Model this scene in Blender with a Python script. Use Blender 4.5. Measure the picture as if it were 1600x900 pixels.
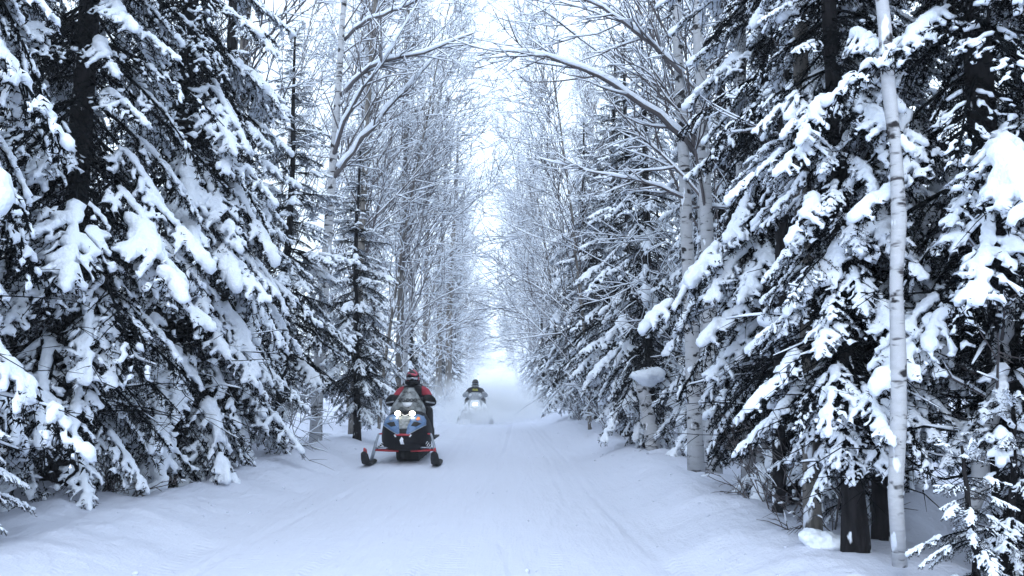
import bpy, bmesh, math, random
import numpy as np
from mathutils import Vector, Matrix
from mathutils.bvhtree import BVHTree

scene = bpy.context.scene
for o in list(bpy.data.objects):
    bpy.data.objects.remove(o)
R = math.radians

# ------------------------------------------------------------------ camera
F_PX, VX, HY, CAM_H = 1300.0, 783.0, 600.0, 1.30      # pixels of the 1600x900 frame
cam_d = bpy.data.cameras.new('camera')
cam = bpy.data.objects.new('camera', cam_d)
scene.collection.objects.link(cam)
scene.camera = cam
cam_d.sensor_width = 36.0
cam_d.lens = 36.0 * F_PX / 1600.0
cam_d.clip_end = 2000.0
PITCH = math.atan((HY - 450.0) / F_PX)
YAW = math.atan((800.0 - VX) / F_PX)
cam.location = (0, 0, CAM_H)
cam.rotation_euler = (math.pi / 2 + PITCH, 0, -YAW)
CAM_M = cam.rotation_euler.to_matrix()

# ------------------------------------------------------------------ sky and light
world = bpy.data.worlds.new('World')
scene.world = world
world.use_nodes = True
wt = world.node_tree
wt.nodes.clear()
w_out = wt.nodes.new('ShaderNodeOutputWorld')
w_bg = wt.nodes.new('ShaderNodeBackground')
w_sky = wt.nodes.new('ShaderNodeTexSky')
w_sky.sky_type = 'NISHITA'
w_sky.sun_disc = False
SUN_EL, SUN_ROT = R(40), R(184)
w_sky.sun_elevation = SUN_EL
w_sky.sun_rotation = SUN_ROT
w_sky.air_density = 1.0
w_sky.dust_density = 3.0
w_sky.ozone_density = 1.0
w_mix = wt.nodes.new('ShaderNodeMix'); w_mix.data_type = 'RGBA'      # a closed winter cloud layer over that sky
w_mix.inputs[0].default_value = 0.85
w_mix.inputs[7].default_value = (5.15, 6.15, 7.4, 1)
wt.links.new(w_sky.outputs[0], w_mix.inputs[6])
wt.links.new(w_mix.outputs[2], w_bg.inputs['Color'])
w_bg.inputs['Strength'].default_value = 0.15
wt.links.new(w_bg.outputs[0], w_out.inputs[0])

sun_d = bpy.data.lights.new('sun', 'SUN')
sun_d.energy = 0.6
sun_d.angle = R(70)
sun_d.color = (0.80, 0.91, 1.0)
sun = bpy.data.objects.new('sun', sun_d)
scene.collection.objects.link(sun)
sun.rotation_euler = (Vector((math.sin(SUN_ROT) * math.cos(SUN_EL), math.cos(SUN_ROT) * math.cos(SUN_EL), math.sin(SUN_EL)))
                      ).to_track_quat('Z', 'Y').to_euler()

scene.view_settings.view_transform = 'Standard'
scene.view_settings.look = 'None'
scene.view_settings.exposure = 1.0
scene.view_settings.gamma = 1.0
scene.view_settings.use_curve_mapping = False
scene.render.engine = 'CYCLES'
cy = scene.cycles
cy.use_denoising = True
cy.max_bounces = 4
cy.diffuse_bounces = 2
cy.glossy_bounces = 2
cy.transmission_bounces = 4
cy.transparent_max_bounces = 8
cy.volume_bounces = 2
cy.use_adaptive_sampling = True
cy.adaptive_threshold = 0.03
cy.caustics_reflective = False
cy.caustics_refractive = False

# ------------------------------------------------------------------ helpers
def at(px, py, Y):
    """World point on the ray through a pixel of the 1600x900 frame at depth Y in front of the camera."""
    d = CAM_M @ Vector(((px - 800.0) / F_PX, -(py - 450.0) / F_PX, -1.0))
    return np.array((d.x / d.y * Y, Y, CAM_H + d.z / d.y * Y))

def hash2(ix, iy, seed):
    h = (ix * 374761393 + iy * 668265263 + seed * 974711) & 0x7fffffff
    h = ((h ^ (h >> 13)) * 1274126177) & 0x7fffffff
    return ((h ^ (h >> 16)) & 0xffff) / 65535.0

def noise2(x, y, seed=0):
    x = np.asarray(x, float); y = np.asarray(y, float)
    ix = np.floor(x).astype(np.int64); iy = np.floor(y).astype(np.int64)
    fx = x - ix; fy = y - iy
    fx = fx * fx * (3 - 2 * fx); fy = fy * fy * (3 - 2 * fy)
    a = hash2(ix, iy, seed); b = hash2(ix + 1, iy, seed); c = hash2(ix, iy + 1, seed); d = hash2(ix + 1, iy + 1, seed)
    return (a * (1 - fx) + b * fx) * (1 - fy) + (c * (1 - fx) + d * fx) * fy

def mesh_np(name, V, tris=None, quads=None, mat=None, smooth=False):
    me = bpy.data.meshes.new(name)
    V = np.asarray(V, np.float32)
    tris = np.zeros((0, 3), np.int32) if tris is None else np.asarray(tris, np.int32).reshape(-1, 3)
    quads = np.zeros((0, 4), np.int32) if quads is None else np.asarray(quads, np.int32).reshape(-1, 4)
    me.vertices.add(len(V)); me.vertices.foreach_set('co', V.ravel())
    nl = tris.size + quads.size
    me.loops.add(nl)
    me.loops.foreach_set('vertex_index', np.concatenate([tris.ravel(), quads.ravel()]))
    nt, nq = len(tris), len(quads)
    me.polygons.add(nt + nq)
    me.polygons.foreach_set('loop_start', np.concatenate([np.arange(nt) * 3, nt * 3 + np.arange(nq) * 4]).astype(np.int32))
    me.polygons.foreach_set('loop_total', np.concatenate([np.full(nt, 3), np.full(nq, 4)]).astype(np.int32))
    if smooth:
        me.polygons.foreach_set('use_smooth', np.ones(nt + nq, bool))
    me.update(calc_edges=True)
    me.validate()
    if mat: me.materials.append(mat)
    return me

class Geo:
    def __init__(self):
        self.V, self.T, self.Q, self.n = [], [], [], 0
    def add(self, V, T=None, Q=None):
        V = np.asarray(V, np.float32)
        if T is not None and len(T): self.T.append(np.asarray(T, np.int64) + self.n)
        if Q is not None and len(Q): self.Q.append(np.asarray(Q, np.int64) + self.n)
        self.V.append(V); self.n += len(V)
    def arrays(self):
        V = np.concatenate(self.V) if self.V else np.zeros((0, 3), np.float32)
        T = np.concatenate(self.T) if self.T else np.zeros((0, 3), np.int64)
        Q = np.concatenate(self.Q) if self.Q else np.zeros((0, 4), np.int64)
        return V, T, Q
    def mesh(self, name, mat, smooth=False):
        V, T, Q = self.arrays()
        return mesh_np(name, V, T, Q, mat, smooth)
    def tube(self, P, r, sides=5, cap=True, squash=1.0):
        P = np.asarray(P, float); n = len(P)
        r = np.broadcast_to(np.asarray(r, float), (n,))
        t = np.gradient(P, axis=0)
        t /= np.linalg.norm(t, axis=1)[:, None] + 1e-9
        up = np.array((0.13, 0.21, 1.0)) if abs(t[:, 2]).mean() < 0.8 else np.array((1.0, 0.1, 0.05))
        a = np.cross(t, up); a /= np.linalg.norm(a, axis=1)[:, None] + 1e-9
        b = np.cross(a, t)
        th = np.linspace(0, 2 * math.pi, sides, endpoint=False)
        ring = P[:, None, :] + r[:, None, None] * (np.cos(th)[None, :, None] * a[:, None, :] + squash * np.sin(th)[None, :, None] * b[:, None, :])
        V = ring.reshape(-1, 3)
        i = np.arange(n - 1)[:, None] * sides; j = np.arange(sides)[None, :]; k = (j + 1) % sides
        Q = np.stack([i + j, i + k, i + sides + k, i + sides + j], -1).reshape(-1, 4)
        T = []
        if cap:
            V = np.concatenate([V, P[[0, -1]]])
            c0, c1 = n * sides, n * sides + 1
            for q in range(sides):
                T.append((c0, (q + 1) % sides, q)); T.append((c1, (n - 1) * sides + q, (n - 1) * sides + (q + 1) % sides))
        self.add(V, T, Q)

def link(o):
    scene.collection.objects.link(o); return o

def obj(name, me, parent=None):
    o = bpy.data.objects.new(name, me); link(o)
    if parent is not None: o.parent = parent
    return o

def empty(name, loc=(0, 0, 0), rz=0.0, scale=1.0):
    o = bpy.data.objects.new(name, None); link(o)
    o.location = loc; o.rotation_euler = (0, 0, rz)
    o.scale = (scale,) * 3 if np.isscalar(scale) else scale
    o.empty_display_size = 0.2
    return o

def tag(o, label, cat, group=None):
    o['label'] = label; o['category'] = cat
    if group: o['group'] = group
    return o

# ------------------------------------------------------------------ materials
def new_mat(name):
    m = bpy.data.materials.new(name); m.use_nodes = True
    nt = m.node_tree
    return m, nt, nt.nodes['Principled BSDF']

def plain(name, col, rough=0.5, metal=0.0, spec=0.5, noise=0.0, nscale=12.0, bump=0.0):
    m, nt, p = new_mat(name)
    p.inputs['Base Color'].default_value = (*col, 1)
    p.inputs['Roughness'].default_value = rough
    p.inputs['Metallic'].default_value = metal
    p.inputs['Specular IOR Level'].default_value = spec
    if noise or bump:
        tc = nt.nodes.new('ShaderNodeTexCoord'); n = nt.nodes.new('ShaderNodeTexNoise')
        n.inputs['Scale'].default_value = nscale; n.inputs['Detail'].default_value = 5
        nt.links.new(tc.outputs['Object'], n.inputs['Vector'])
        if noise:
            mr = nt.nodes.new('ShaderNodeMapRange')
            mr.inputs[1].default_value = 0.3; mr.inputs[2].default_value = 0.7
            mr.inputs[3].default_value = 1 - noise; mr.inputs[4].default_value = 1 + noise
            nt.links.new(n.outputs[0], mr.inputs[0])
            mx = nt.nodes.new('ShaderNodeVectorMath'); mx.operation = 'SCALE'
            mx.inputs[0].default_value = col
            nt.links.new(mr.outputs[0], mx.inputs['Scale'])
            nt.links.new(mx.outputs[0], p.inputs['Base Color'])
        if bump:
            b = nt.nodes.new('ShaderNodeBump'); b.inputs['Strength'].default_value = bump; b.inputs['Distance'].default_value = 0.02
            nt.links.new(n.outputs[0], b.inputs['Height']); nt.links.new(b.outputs[0], p.inputs['Normal'])
    return m

def snow_mat(name, col, s1, s2, d):
    m, nt, p = new_mat(name)
    p.inputs['Base Color'].default_value = (*col, 1)
    p.inputs['Roughness'].default_value = 0.85
    p.inputs['Specular IOR Level'].default_value = 0.2
    tc = nt.nodes.new('ShaderNodeTexCoord')
    a = nt.nodes.new('ShaderNodeTexNoise'); a.inputs['Scale'].default_value = s1; a.inputs['Detail'].default_value = 6
    nt.links.new(tc.outputs['Object'], a.inputs['Vector'])
    b = nt.nodes.new('ShaderNodeBump'); b.inputs['Strength'].default_value = 0.6; b.inputs['Distance'].default_value = d
    nt.links.new(a.outputs[0], b.inputs['Height']); nt.links.new(b.outputs[0], p.inputs['Normal'])
    return m

def matte(name, c0, c1, scale, bump=0):
    """plain diffuse surface, its colour varied by a soft noise"""
    m = bpy.data.materials.new(name); m.use_nodes = True; nt = m.node_tree; nt.nodes.clear()
    out = nt.nodes.new('ShaderNodeOutputMaterial'); d = nt.nodes.new('ShaderNodeBsdfDiffuse')
    tc = nt.nodes.new('ShaderNodeTexCoord'); n = nt.nodes.new('ShaderNodeTexNoise'); n.inputs['Scale'].default_value = scale; n.inputs['Detail'].default_value = 1
    mx = nt.nodes.new('ShaderNodeMix'); mx.data_type = 'RGBA'
    mx.inputs[6].default_value = (*c0, 1); mx.inputs[7].default_value = (*c1, 1)
    nt.links.new(tc.outputs['Object'], n.inputs['Vector']); nt.links.new(n.outputs[0], mx.inputs[0])
    nt.links.new(mx.outputs[2], d.inputs['Color']); nt.links.new(d.outputs[0], out.inputs['Surface'])
    if bump:
        nb_ = nt.nodes.new('ShaderNodeTexNoise'); nb_.inputs['Scale'].default_value = bump; nb_.inputs['Detail'].default_value = 2
        bb = nt.nodes.new('ShaderNodeBump'); bb.inputs['Strength'].default_value = 0.5; bb.inputs['Distance'].default_value = 0.03
        nt.links.new(tc.outputs['Object'], nb_.inputs['Vector']); nt.links.new(nb_.outputs[0], bb.inputs['Height']); nt.links.new(bb.outputs[0], d.inputs['Normal'])
    return m
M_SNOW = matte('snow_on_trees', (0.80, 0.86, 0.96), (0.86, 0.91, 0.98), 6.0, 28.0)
M_GROUND = None

def bark_mat(name, dark, light, snow_amt, streak=(4, 4, 26), birch=False):
    m, nt, p = new_mat(name)
    p.inputs['Roughness'].default_value = 0.9
    p.inputs['Specular IOR Level'].default_value = 0.15
    tc = nt.nodes.new('ShaderNodeTexCoord')
    mp = nt.nodes.new('ShaderNodeMapping'); mp.inputs['Scale'].default_value = streak
    nt.links.new(tc.outputs['Object'], mp.inputs['Vector'])
    n = nt.nodes.new('ShaderNodeTexNoise'); n.inputs['Scale'].default_value = 1.0; n.inputs['Detail'].default_value = 3; n.inputs['Roughness'].default_value = 0.65
    nt.links.new(mp.outputs[0], n.inputs['Vector'])
    cr = nt.nodes.new('ShaderNodeValToRGB')
    if birch:
        e = cr.color_ramp.elements
        e[0].position = 0.33; e[0].color = (*dark, 1)
        e[1].position = 0.42; e[1].color = (*light, 1)
        x = cr.color_ramp.elements.new(0.8); x.color = (min(1, light[0] * 1.15), min(1, light[1] * 1.15), min(1, light[2] * 1.18), 1)
    else:
        e = cr.color_ramp.elements
        e[0].position = 0.35; e[0].color = (*dark, 1)
        e[1].position = 0.7; e[1].color = (*light, 1)
    nt.links.new(n.outputs[0], cr.inputs[0])
    last = cr.outputs[0]
    if birch:      # black scars round the limb stubs
        n3 = nt.nodes.new('ShaderNodeTexNoise'); n3.inputs['Scale'].default_value = 2.3; n3.inputs['Detail'].default_value = 3
        m3 = nt.nodes.new('ShaderNodeMapping'); m3.inputs['Scale'].default_value = (2.5, 2.5, 3.5)
        nt.links.new(tc.outputs['Object'], m3.inputs['Vector']); nt.links.new(m3.outputs[0], n3.inputs['Vector'])
        r3 = nt.nodes.new('ShaderNodeMapRange'); r3.inputs[1].default_value = 0.60; r3.inputs[2].default_value = 0.65
        nt.links.new(n3.outputs[0], r3.inputs[0])
        mx = nt.nodes.new('ShaderNodeMix'); mx.data_type = 'RGBA'
        nt.links.new(r3.outputs[0], mx.inputs[0]); nt.links.new(last, mx.inputs[6]); mx.inputs[7].default_value = (0.03, 0.028, 0.03, 1)
        last = mx.outputs[2]
    if snow_amt > 0:   # wind-blown snow stuck to the bark
        n2 = nt.nodes.new('ShaderNodeTexNoise'); n2.inputs['Scale'].default_value = 7.0; n2.inputs['Detail'].default_value = 3
        m2 = nt.nodes.new('ShaderNodeMapping'); m2.inputs['Scale'].default_value = (1.3, 1.3, 0.5); m2.inputs['Location'].default_value = (3, 7, 1)
        nt.links.new(tc.outputs['Object'], m2.inputs['Vector']); nt.links.new(m2.outputs[0], n2.inputs['Vector'])
        r2 = nt.nodes.new('ShaderNodeMapRange'); r2.inputs[1].default_value = 0.66 - 0.12 * snow_amt; r2.inputs[2].default_value = 0.70 - 0.12 * snow_amt
        nt.links.new(n2.outputs[0], r2.inputs[0])
        mx = nt.nodes.new('ShaderNodeMix'); mx.data_type = 'RGBA'
        nt.links.new(r2.outputs[0], mx.inputs[0]); nt.links.new(last, mx.inputs[6]); mx.inputs[7].default_value = (0.8, 0.84, 0.9, 1)
        last = mx.outputs[2]
    nt.links.new(last, p.inputs['Base Color'])
    b = nt.nodes.new('ShaderNodeBump'); b.inputs['Strength'].default_value = 0.7; b.inputs['Distance'].default_value = 0.02
    nt.links.new(n.outputs[0], b.inputs['Height']); nt.links.new(b.outputs[0], p.inputs['Normal'])
    return m

M_BIRCH = bark_mat('birch_bark', (0.06, 0.055, 0.06), (0.42, 0.43, 0.45), 0.15, (4, 4, 17), True)
M_DARK = bark_mat('spruce_bark', (0.005, 0.005, 0.006), (0.026, 0.024, 0.026), 0.2, (16, 16, 3))
M_ASPEN = bark_mat('aspen_bark', (0.09, 0.085, 0.08), (0.24, 0.22, 0.20), 0.45, (14, 14, 3))
M_TWIG = matte('bare_twig_bark', (0.05, 0.045, 0.048), (0.17, 0.155, 0.16), 3.0)
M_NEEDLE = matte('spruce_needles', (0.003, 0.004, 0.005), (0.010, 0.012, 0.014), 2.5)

# ------------------------------------------------------------------ ground with the groomed trail
TRACKS = [  # (Y knots, X knots, depth) of the tracks pressed into the trail
    ((3, 5.6, 8, 12, 18, 28, 60), (-0.95, -0.62, -0.36, -0.10, 0.14, 0.37, 0.2), 0.020),
    ((3, 5.6, 10, 14, 20, 40), (1.32, 1.20, 1.06, 1.12, 1.05, 0.8), 0.016),
    ((3, 5.8, 7.5, 9.4, 14, 24), (-0.30, 0.16, 0.45, 0.72, 0.80, 0.75), 0.012),
    ((3, 5.8, 10.6, 14, 30), (-2.35, -2.15, -1.8, -1.65, -1.5), 0.020),
    ((3, 5.8, 10.6, 14, 30), (-1.60, -1.35, -0.95, -0.75, -0.5), 0.013),
    ((5.6, 6.0, 6.6, 7.0), (0.12, 0.09, 0.03, 0.02), 0.022),
    ((14, 20, 40, 80), (-1.05, -1.05, -0.8, -0.7), 0.022),
    ((14, 20, 40, 80), (-2.12, -2.05, -1.4, -1.2), 0.022),
]
def ground_z(x, y, fine=True):
    x = np.asarray(x, float); y = np.asarray(y, float)
    wl = -3.12 + 0.30 * (noise2(y * 0.55, 0 * y, 1) - 0.5) + 0.14 * (noise2(y * 2.1, 0 * y, 2) - 0.5)
    wr = 2.02 + 0.30 * (noise2(y * 0.5, 0 * y, 3) - 0.5) + 0.12 * (noise2(y * 1.9, 0 * y, 4) - 0.5)
    sm = lambda a: np.clip(a, 0, 1) ** 2 * (3 - 2 * np.clip(a, 0, 1))
    dl, dr = wl - x, x - wr              # distance beyond each bank's crest
    kl = sm((dl + 0.95) / 1.05); kr = sm((dr + 0.80) / 0.90)
    k = np.maximum(kl, kr)
    crest = 0.25 + 0.09 * (noise2(x * 0.9, y * 0.9, 5) - 0.4)
    z = k * crest
    beyond = sm(np.maximum(dl, dr) / 0.7)
    hum = 0.34 * (noise2(x * 0.8, y * 0.8, 6) - 0.45) + 0.16 * (noise2(x * 2.3, y * 2.3, 7) - 0.5)
    z = z + beyond * (hum - 0.06)
    z = z + k * 0.035 * (noise2(x * 5, y * 5, 8) - 0.5) + k * 0.03 * (noise2(x * 11, y * 11, 9) - 0.5)
    z = z + beyond * np.clip(np.maximum(dl, dr) - 8, 0, 60) * 0.012
    t = 1 - k
    z = z + t * (0.05 * (noise2(x * 0.7, y * 0.35, 10) - 0.5) + 0.014 * (noise2(x * 6, y * 0.7, 11) - 0.5) + 0.012 * (noise2(x * 9, y * 6, 12) - 0.5))
    if fine:
        for Yk, Xk, dep in TRACKS:
            tx = np.interp(y, Yk, Xk)
            on = ((y > Yk[0]) & (y < Yk[-1])).astype(float)
            q = np.abs(x - tx) / 0.035
            brk = 0.35 + 0.9 * noise2(y * 0.9, y * 0.0 + dep * 1000, 13)
            z = z + on * t * dep * 1.0 * brk * (-np.exp(-q ** 2) + 0.75 * np.exp(-(q - 1.9) ** 2))
    return z
def gz(x, y):
    return float(ground_z(np.array([x]), np.array([y]))[0])

xs = np.concatenate([-np.geomspace(160, 7, 26), np.arange(-6.8, -3.5, 0.11), np.arange(-3.5, 2.45, 0.042), np.arange(2.45, 6.8, 0.11), np.geomspace(7, 160, 26)])
ys = np.concatenate([np.arange(-25, 2, 1.5), np.arange(2, 3.2, 0.15), np.arange(3.2, 9, 0.045), np.arange(9, 16, 0.06), np.geomspace(16, 420, 170)])
GX, GY = np.meshgrid(xs, ys)
GZ = ground_z(GX, GY)
nx, ny = len(xs), len(ys)
gi = (np.arange(ny - 1)[:, None] * nx + np.arange(nx - 1)[None, :])
gq = np.stack([gi, gi + 1, gi + nx + 1, gi + nx], -1).reshape(-1, 4)
m, nt, p = new_mat('trail_snow')
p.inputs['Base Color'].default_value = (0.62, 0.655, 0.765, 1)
p.inputs['Roughness'].default_value = 0.8
p.inputs['Specular IOR Level'].default_value = 0.2
tc = nt.nodes.new('ShaderNodeTexCoord')
na = nt.nodes.new('ShaderNodeTexNoise'); na.inputs['Scale'].default_value = 22; na.inputs['Detail'].default_value = 4; na.inputs['Roughness'].default_value = 0.7
nt.links.new(tc.outputs['Object'], na.inputs['Vector'])
mpn = nt.nodes.new('ShaderNodeMapping'); mpn.inputs['Scale'].default_value = (14, 1.2, 1)
nt.links.new(tc.outputs['Object'], mpn.inputs['Vector'])
nb = nt.nodes.new('ShaderNodeTexNoise'); nb.inputs['Scale'].default_value = 1.0; nb.inputs['Detail'].default_value = 3
nt.links.new(mpn.outputs[0], nb.inputs['Vector'])
wv = nt.nodes.new('ShaderNodeTexWave'); wv.bands_direction = 'Y'; wv.inputs['Scale'].default_value = 4.2; wv.inputs['Distortion'].default_value = 2.5; wv.inputs['Detail'].default_value = 2
nt.links.new(tc.outputs['Object'], wv.inputs['Vector'])
mpk = nt.nodes.new('ShaderNodeMapping'); mpk.inputs['Scale'].default_value = (2.6, 0.12, 1)
nt.links.new(tc.outputs['Object'], mpk.inputs['Vector'])
nk = nt.nodes.new('ShaderNodeTexNoise'); nk.inputs['Scale'].default_value = 1.0; nk.inputs['Detail'].default_value = 1
nt.links.new(mpk.outputs[0], nk.inputs['Vector'])
mk = nt.nodes.new('ShaderNodeMapRange'); mk.inputs[1].default_value = 0.5; mk.inputs[2].default_value = 0.62; mk.inputs[4].default_value = 0.30
nt.links.new(nk.outputs[0], mk.inputs[0])
wm = nt.nodes.new('ShaderNodeMath'); wm.operation = 'MULTIPLY_ADD'
nt.links.new(wv.outputs['Fac'], wm.inputs[0]); nt.links.new(mk.outputs[0], wm.inputs[1]); nt.links.new(nb.outputs[0], wm.inputs[2])
ad = nt.nodes.new('ShaderNodeMath'); ad.operation = 'ADD'
nt.links.new(na.outputs[0], ad.inputs[0]); nt.links.new(wm.outputs[0], ad.inputs[1])
bp = nt.nodes.new('ShaderNodeBump'); bp.inputs['Strength'].default_value = 0.55; bp.inputs['Distance'].default_value = 0.03
nt.links.new(ad.outputs[0], bp.inputs['Height']); nt.links.new(bp.outputs[0], p.inputs['Normal'])
M_GROUND = m
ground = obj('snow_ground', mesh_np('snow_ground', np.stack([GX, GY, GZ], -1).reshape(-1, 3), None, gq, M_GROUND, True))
ground['kind'] = 'structure'
ground['label'] = 'packed snow trail between low snow banks and the snowy forest floor'

# ------------------------------------------------------------------ snow lumps
_ico = {}
def ico(sub):
    if sub not in _ico:
        bm = bmesh.new(); bmesh.ops.create_icosphere(bm, subdivisions=sub, radius=1.0)
        bm.verts.ensure_lookup_table()
        _ico[sub] = (np.array([v.co[:] for v in bm.verts]), np.array([[v.index for v in f.verts] for f in bm.faces]))
        bm.free()
    return _ico[sub]

LUMPS = bpy.data.textures.new('lumps', 'CLOUDS'); LUMPS.noise_scale = 0.04; LUMPS.noise_depth = 3
def snow_union(blobs, voxel, target, smooth_it=2):
    """blobs: (centre, tangent, half length, half width, half height) -> one lumpy snow surface."""
    IV, IF = ico(2)
    g = Geo()
    for c, t, a, b, h in blobs:
        t = np.asarray(t, float); t = t / (np.linalg.norm(t) + 1e-9)
        s = np.cross(t, (0, 0, 1.0)); ns = np.linalg.norm(s)
        s = np.array((0, 1.0, 0)) if ns < 1e-3 else s / ns
        u = np.cross(s, t)
        g.add(IV[:, :1] * a * t + IV[:, 1:2] * b * s + IV[:, 2:] * h * u + np.asarray(c), IF)
    me = g.mesh('tmp', None)
    o = obj('tmp', me)
    md = o.modifiers.new('r', 'REMESH'); md.mode = 'VOXEL'; md.voxel_size = voxel
    if smooth_it:
        sm = o.modifiers.new('s', 'SMOOTH'); sm.iterations = smooth_it; sm.factor = 0.5
    dm = o.modifiers.new('n', 'DISPLACE'); dm.texture = LUMPS; dm.texture_coords = 'LOCAL'; dm.strength = 0.04; dm.mid_level = 0.52
    dg = bpy.context.evaluated_depsgraph_get()
    ev = o.evaluated_get(dg); m2 = bpy.data.meshes.new_from_object(ev)
    nt_ = len(m2.polygons) * 2
    o.modifiers.clear(); o.data = m2
    if nt_ > target:
        d = o.modifiers.new('d', 'DECIMATE'); d.ratio = target / nt_
        dg = bpy.context.evaluated_depsgraph_get()
        m3 = bpy.data.meshes.new_from_object(o.evaluated_get(dg))
        o.modifiers.clear(); o.data = m3
    else:
        m3 = m2
    m3.calc_loop_triangles()
    V = np.empty(len(m3.vertices) * 3, np.float32); m3.vertices.foreach_get('co', V)
    T = np.empty(len(m3.loop_triangles) * 3, np.int32); m3.loop_triangles.foreach_get('vertices', T)
    bpy.data.objects.remove(o)
    for x_ in {me, m2, m3}: bpy.data.meshes.remove(x_)
    return V.reshape(-1, 3), T.reshape(-1, 3)

# crumbs of snow fallen on the trail and along the banks
rng = np.random.default_rng(9); g = Geo(); IV, IF = ico(1)
for k in range(350):
    y = 3.6 * math.exp(rng.uniform(0, 1.9))
    if rng.random() < 0.55: x = rng.choice((-2.75, 1.7)) + rng.normal(0, 0.28)
    else: x = rng.uniform(-2.6, 1.6)
    r = 0.006 + 0.022 * rng.random() ** 4
    g.add(IV * rng.uniform(0.6, 1.3, 3) * r * (1, 1, 0.7) + rng.normal(0, r * 0.12, IV.shape) + (x, y, 0.0), IF)
V, T, Q = g.arrays(); c = V.reshape(-1, len(IV), 3)
ctr = c.mean(1); V = (c + np.stack([0 * ctr[:, 0], 0 * ctr[:, 0], ground_z(ctr[:, 0], ctr[:, 1]) + 0.004], 1)[:, None, :]).reshape(-1, 3)
crumbs = obj('snow_crumbs', mesh_np('snow_crumbs', V, T, None, M_GROUND, True)); crumbs['kind'] = 'stuff'; crumbs['label'] = 'small crumbs of snow scattered on the trail and its banks'

# ------------------------------------------------------------------ spruce boughs
def needles_on(polys, rng, step, per, ln, wd):
    P, T = [], []
    for q in polys:
        d = np.diff(q, axis=0); L = np.linalg.norm(d, axis=1)
        for i in range(len(d)):
            k = max(1, int(L[i] / step + rng.random()))
            u = rng.random((k, 1))
            P.append(q[i] + d[i] * u); T.append(np.repeat((d[i] / (L[i] + 1e-9))[None], k, 0))
    P = np.repeat(np.concatenate(P), per, 0); T = np.repeat(np.concatenate(T), per, 0)
    n = len(P)
    rv = rng.normal(size=(n, 3)); rv[:, 2] -= 0.25
    rv -= (rv * T).sum(1)[:, None] * T
    rv /= np.linalg.norm(rv, axis=1)[:, None] + 1e-9
    D = T * rng.uniform(0.35, 0.9, (n, 1)) + rv
    D /= np.linalg.norm(D, axis=1)[:, None]
    S = np.cross(D, rng.normal(size=(n, 3))); S /= np.linalg.norm(S, axis=1)[:, None] + 1e-9
    l = ln * rng.uniform(0.6, 1.25, (n, 1)); w = wd * rng.uniform(0.7, 1.3, (n, 1))
    V = np.stack([P - S * w, P + S * w, P + D * l], 1).reshape(-1, 3)
    return V, np.arange(3 * n).reshape(-1, 3)

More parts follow.
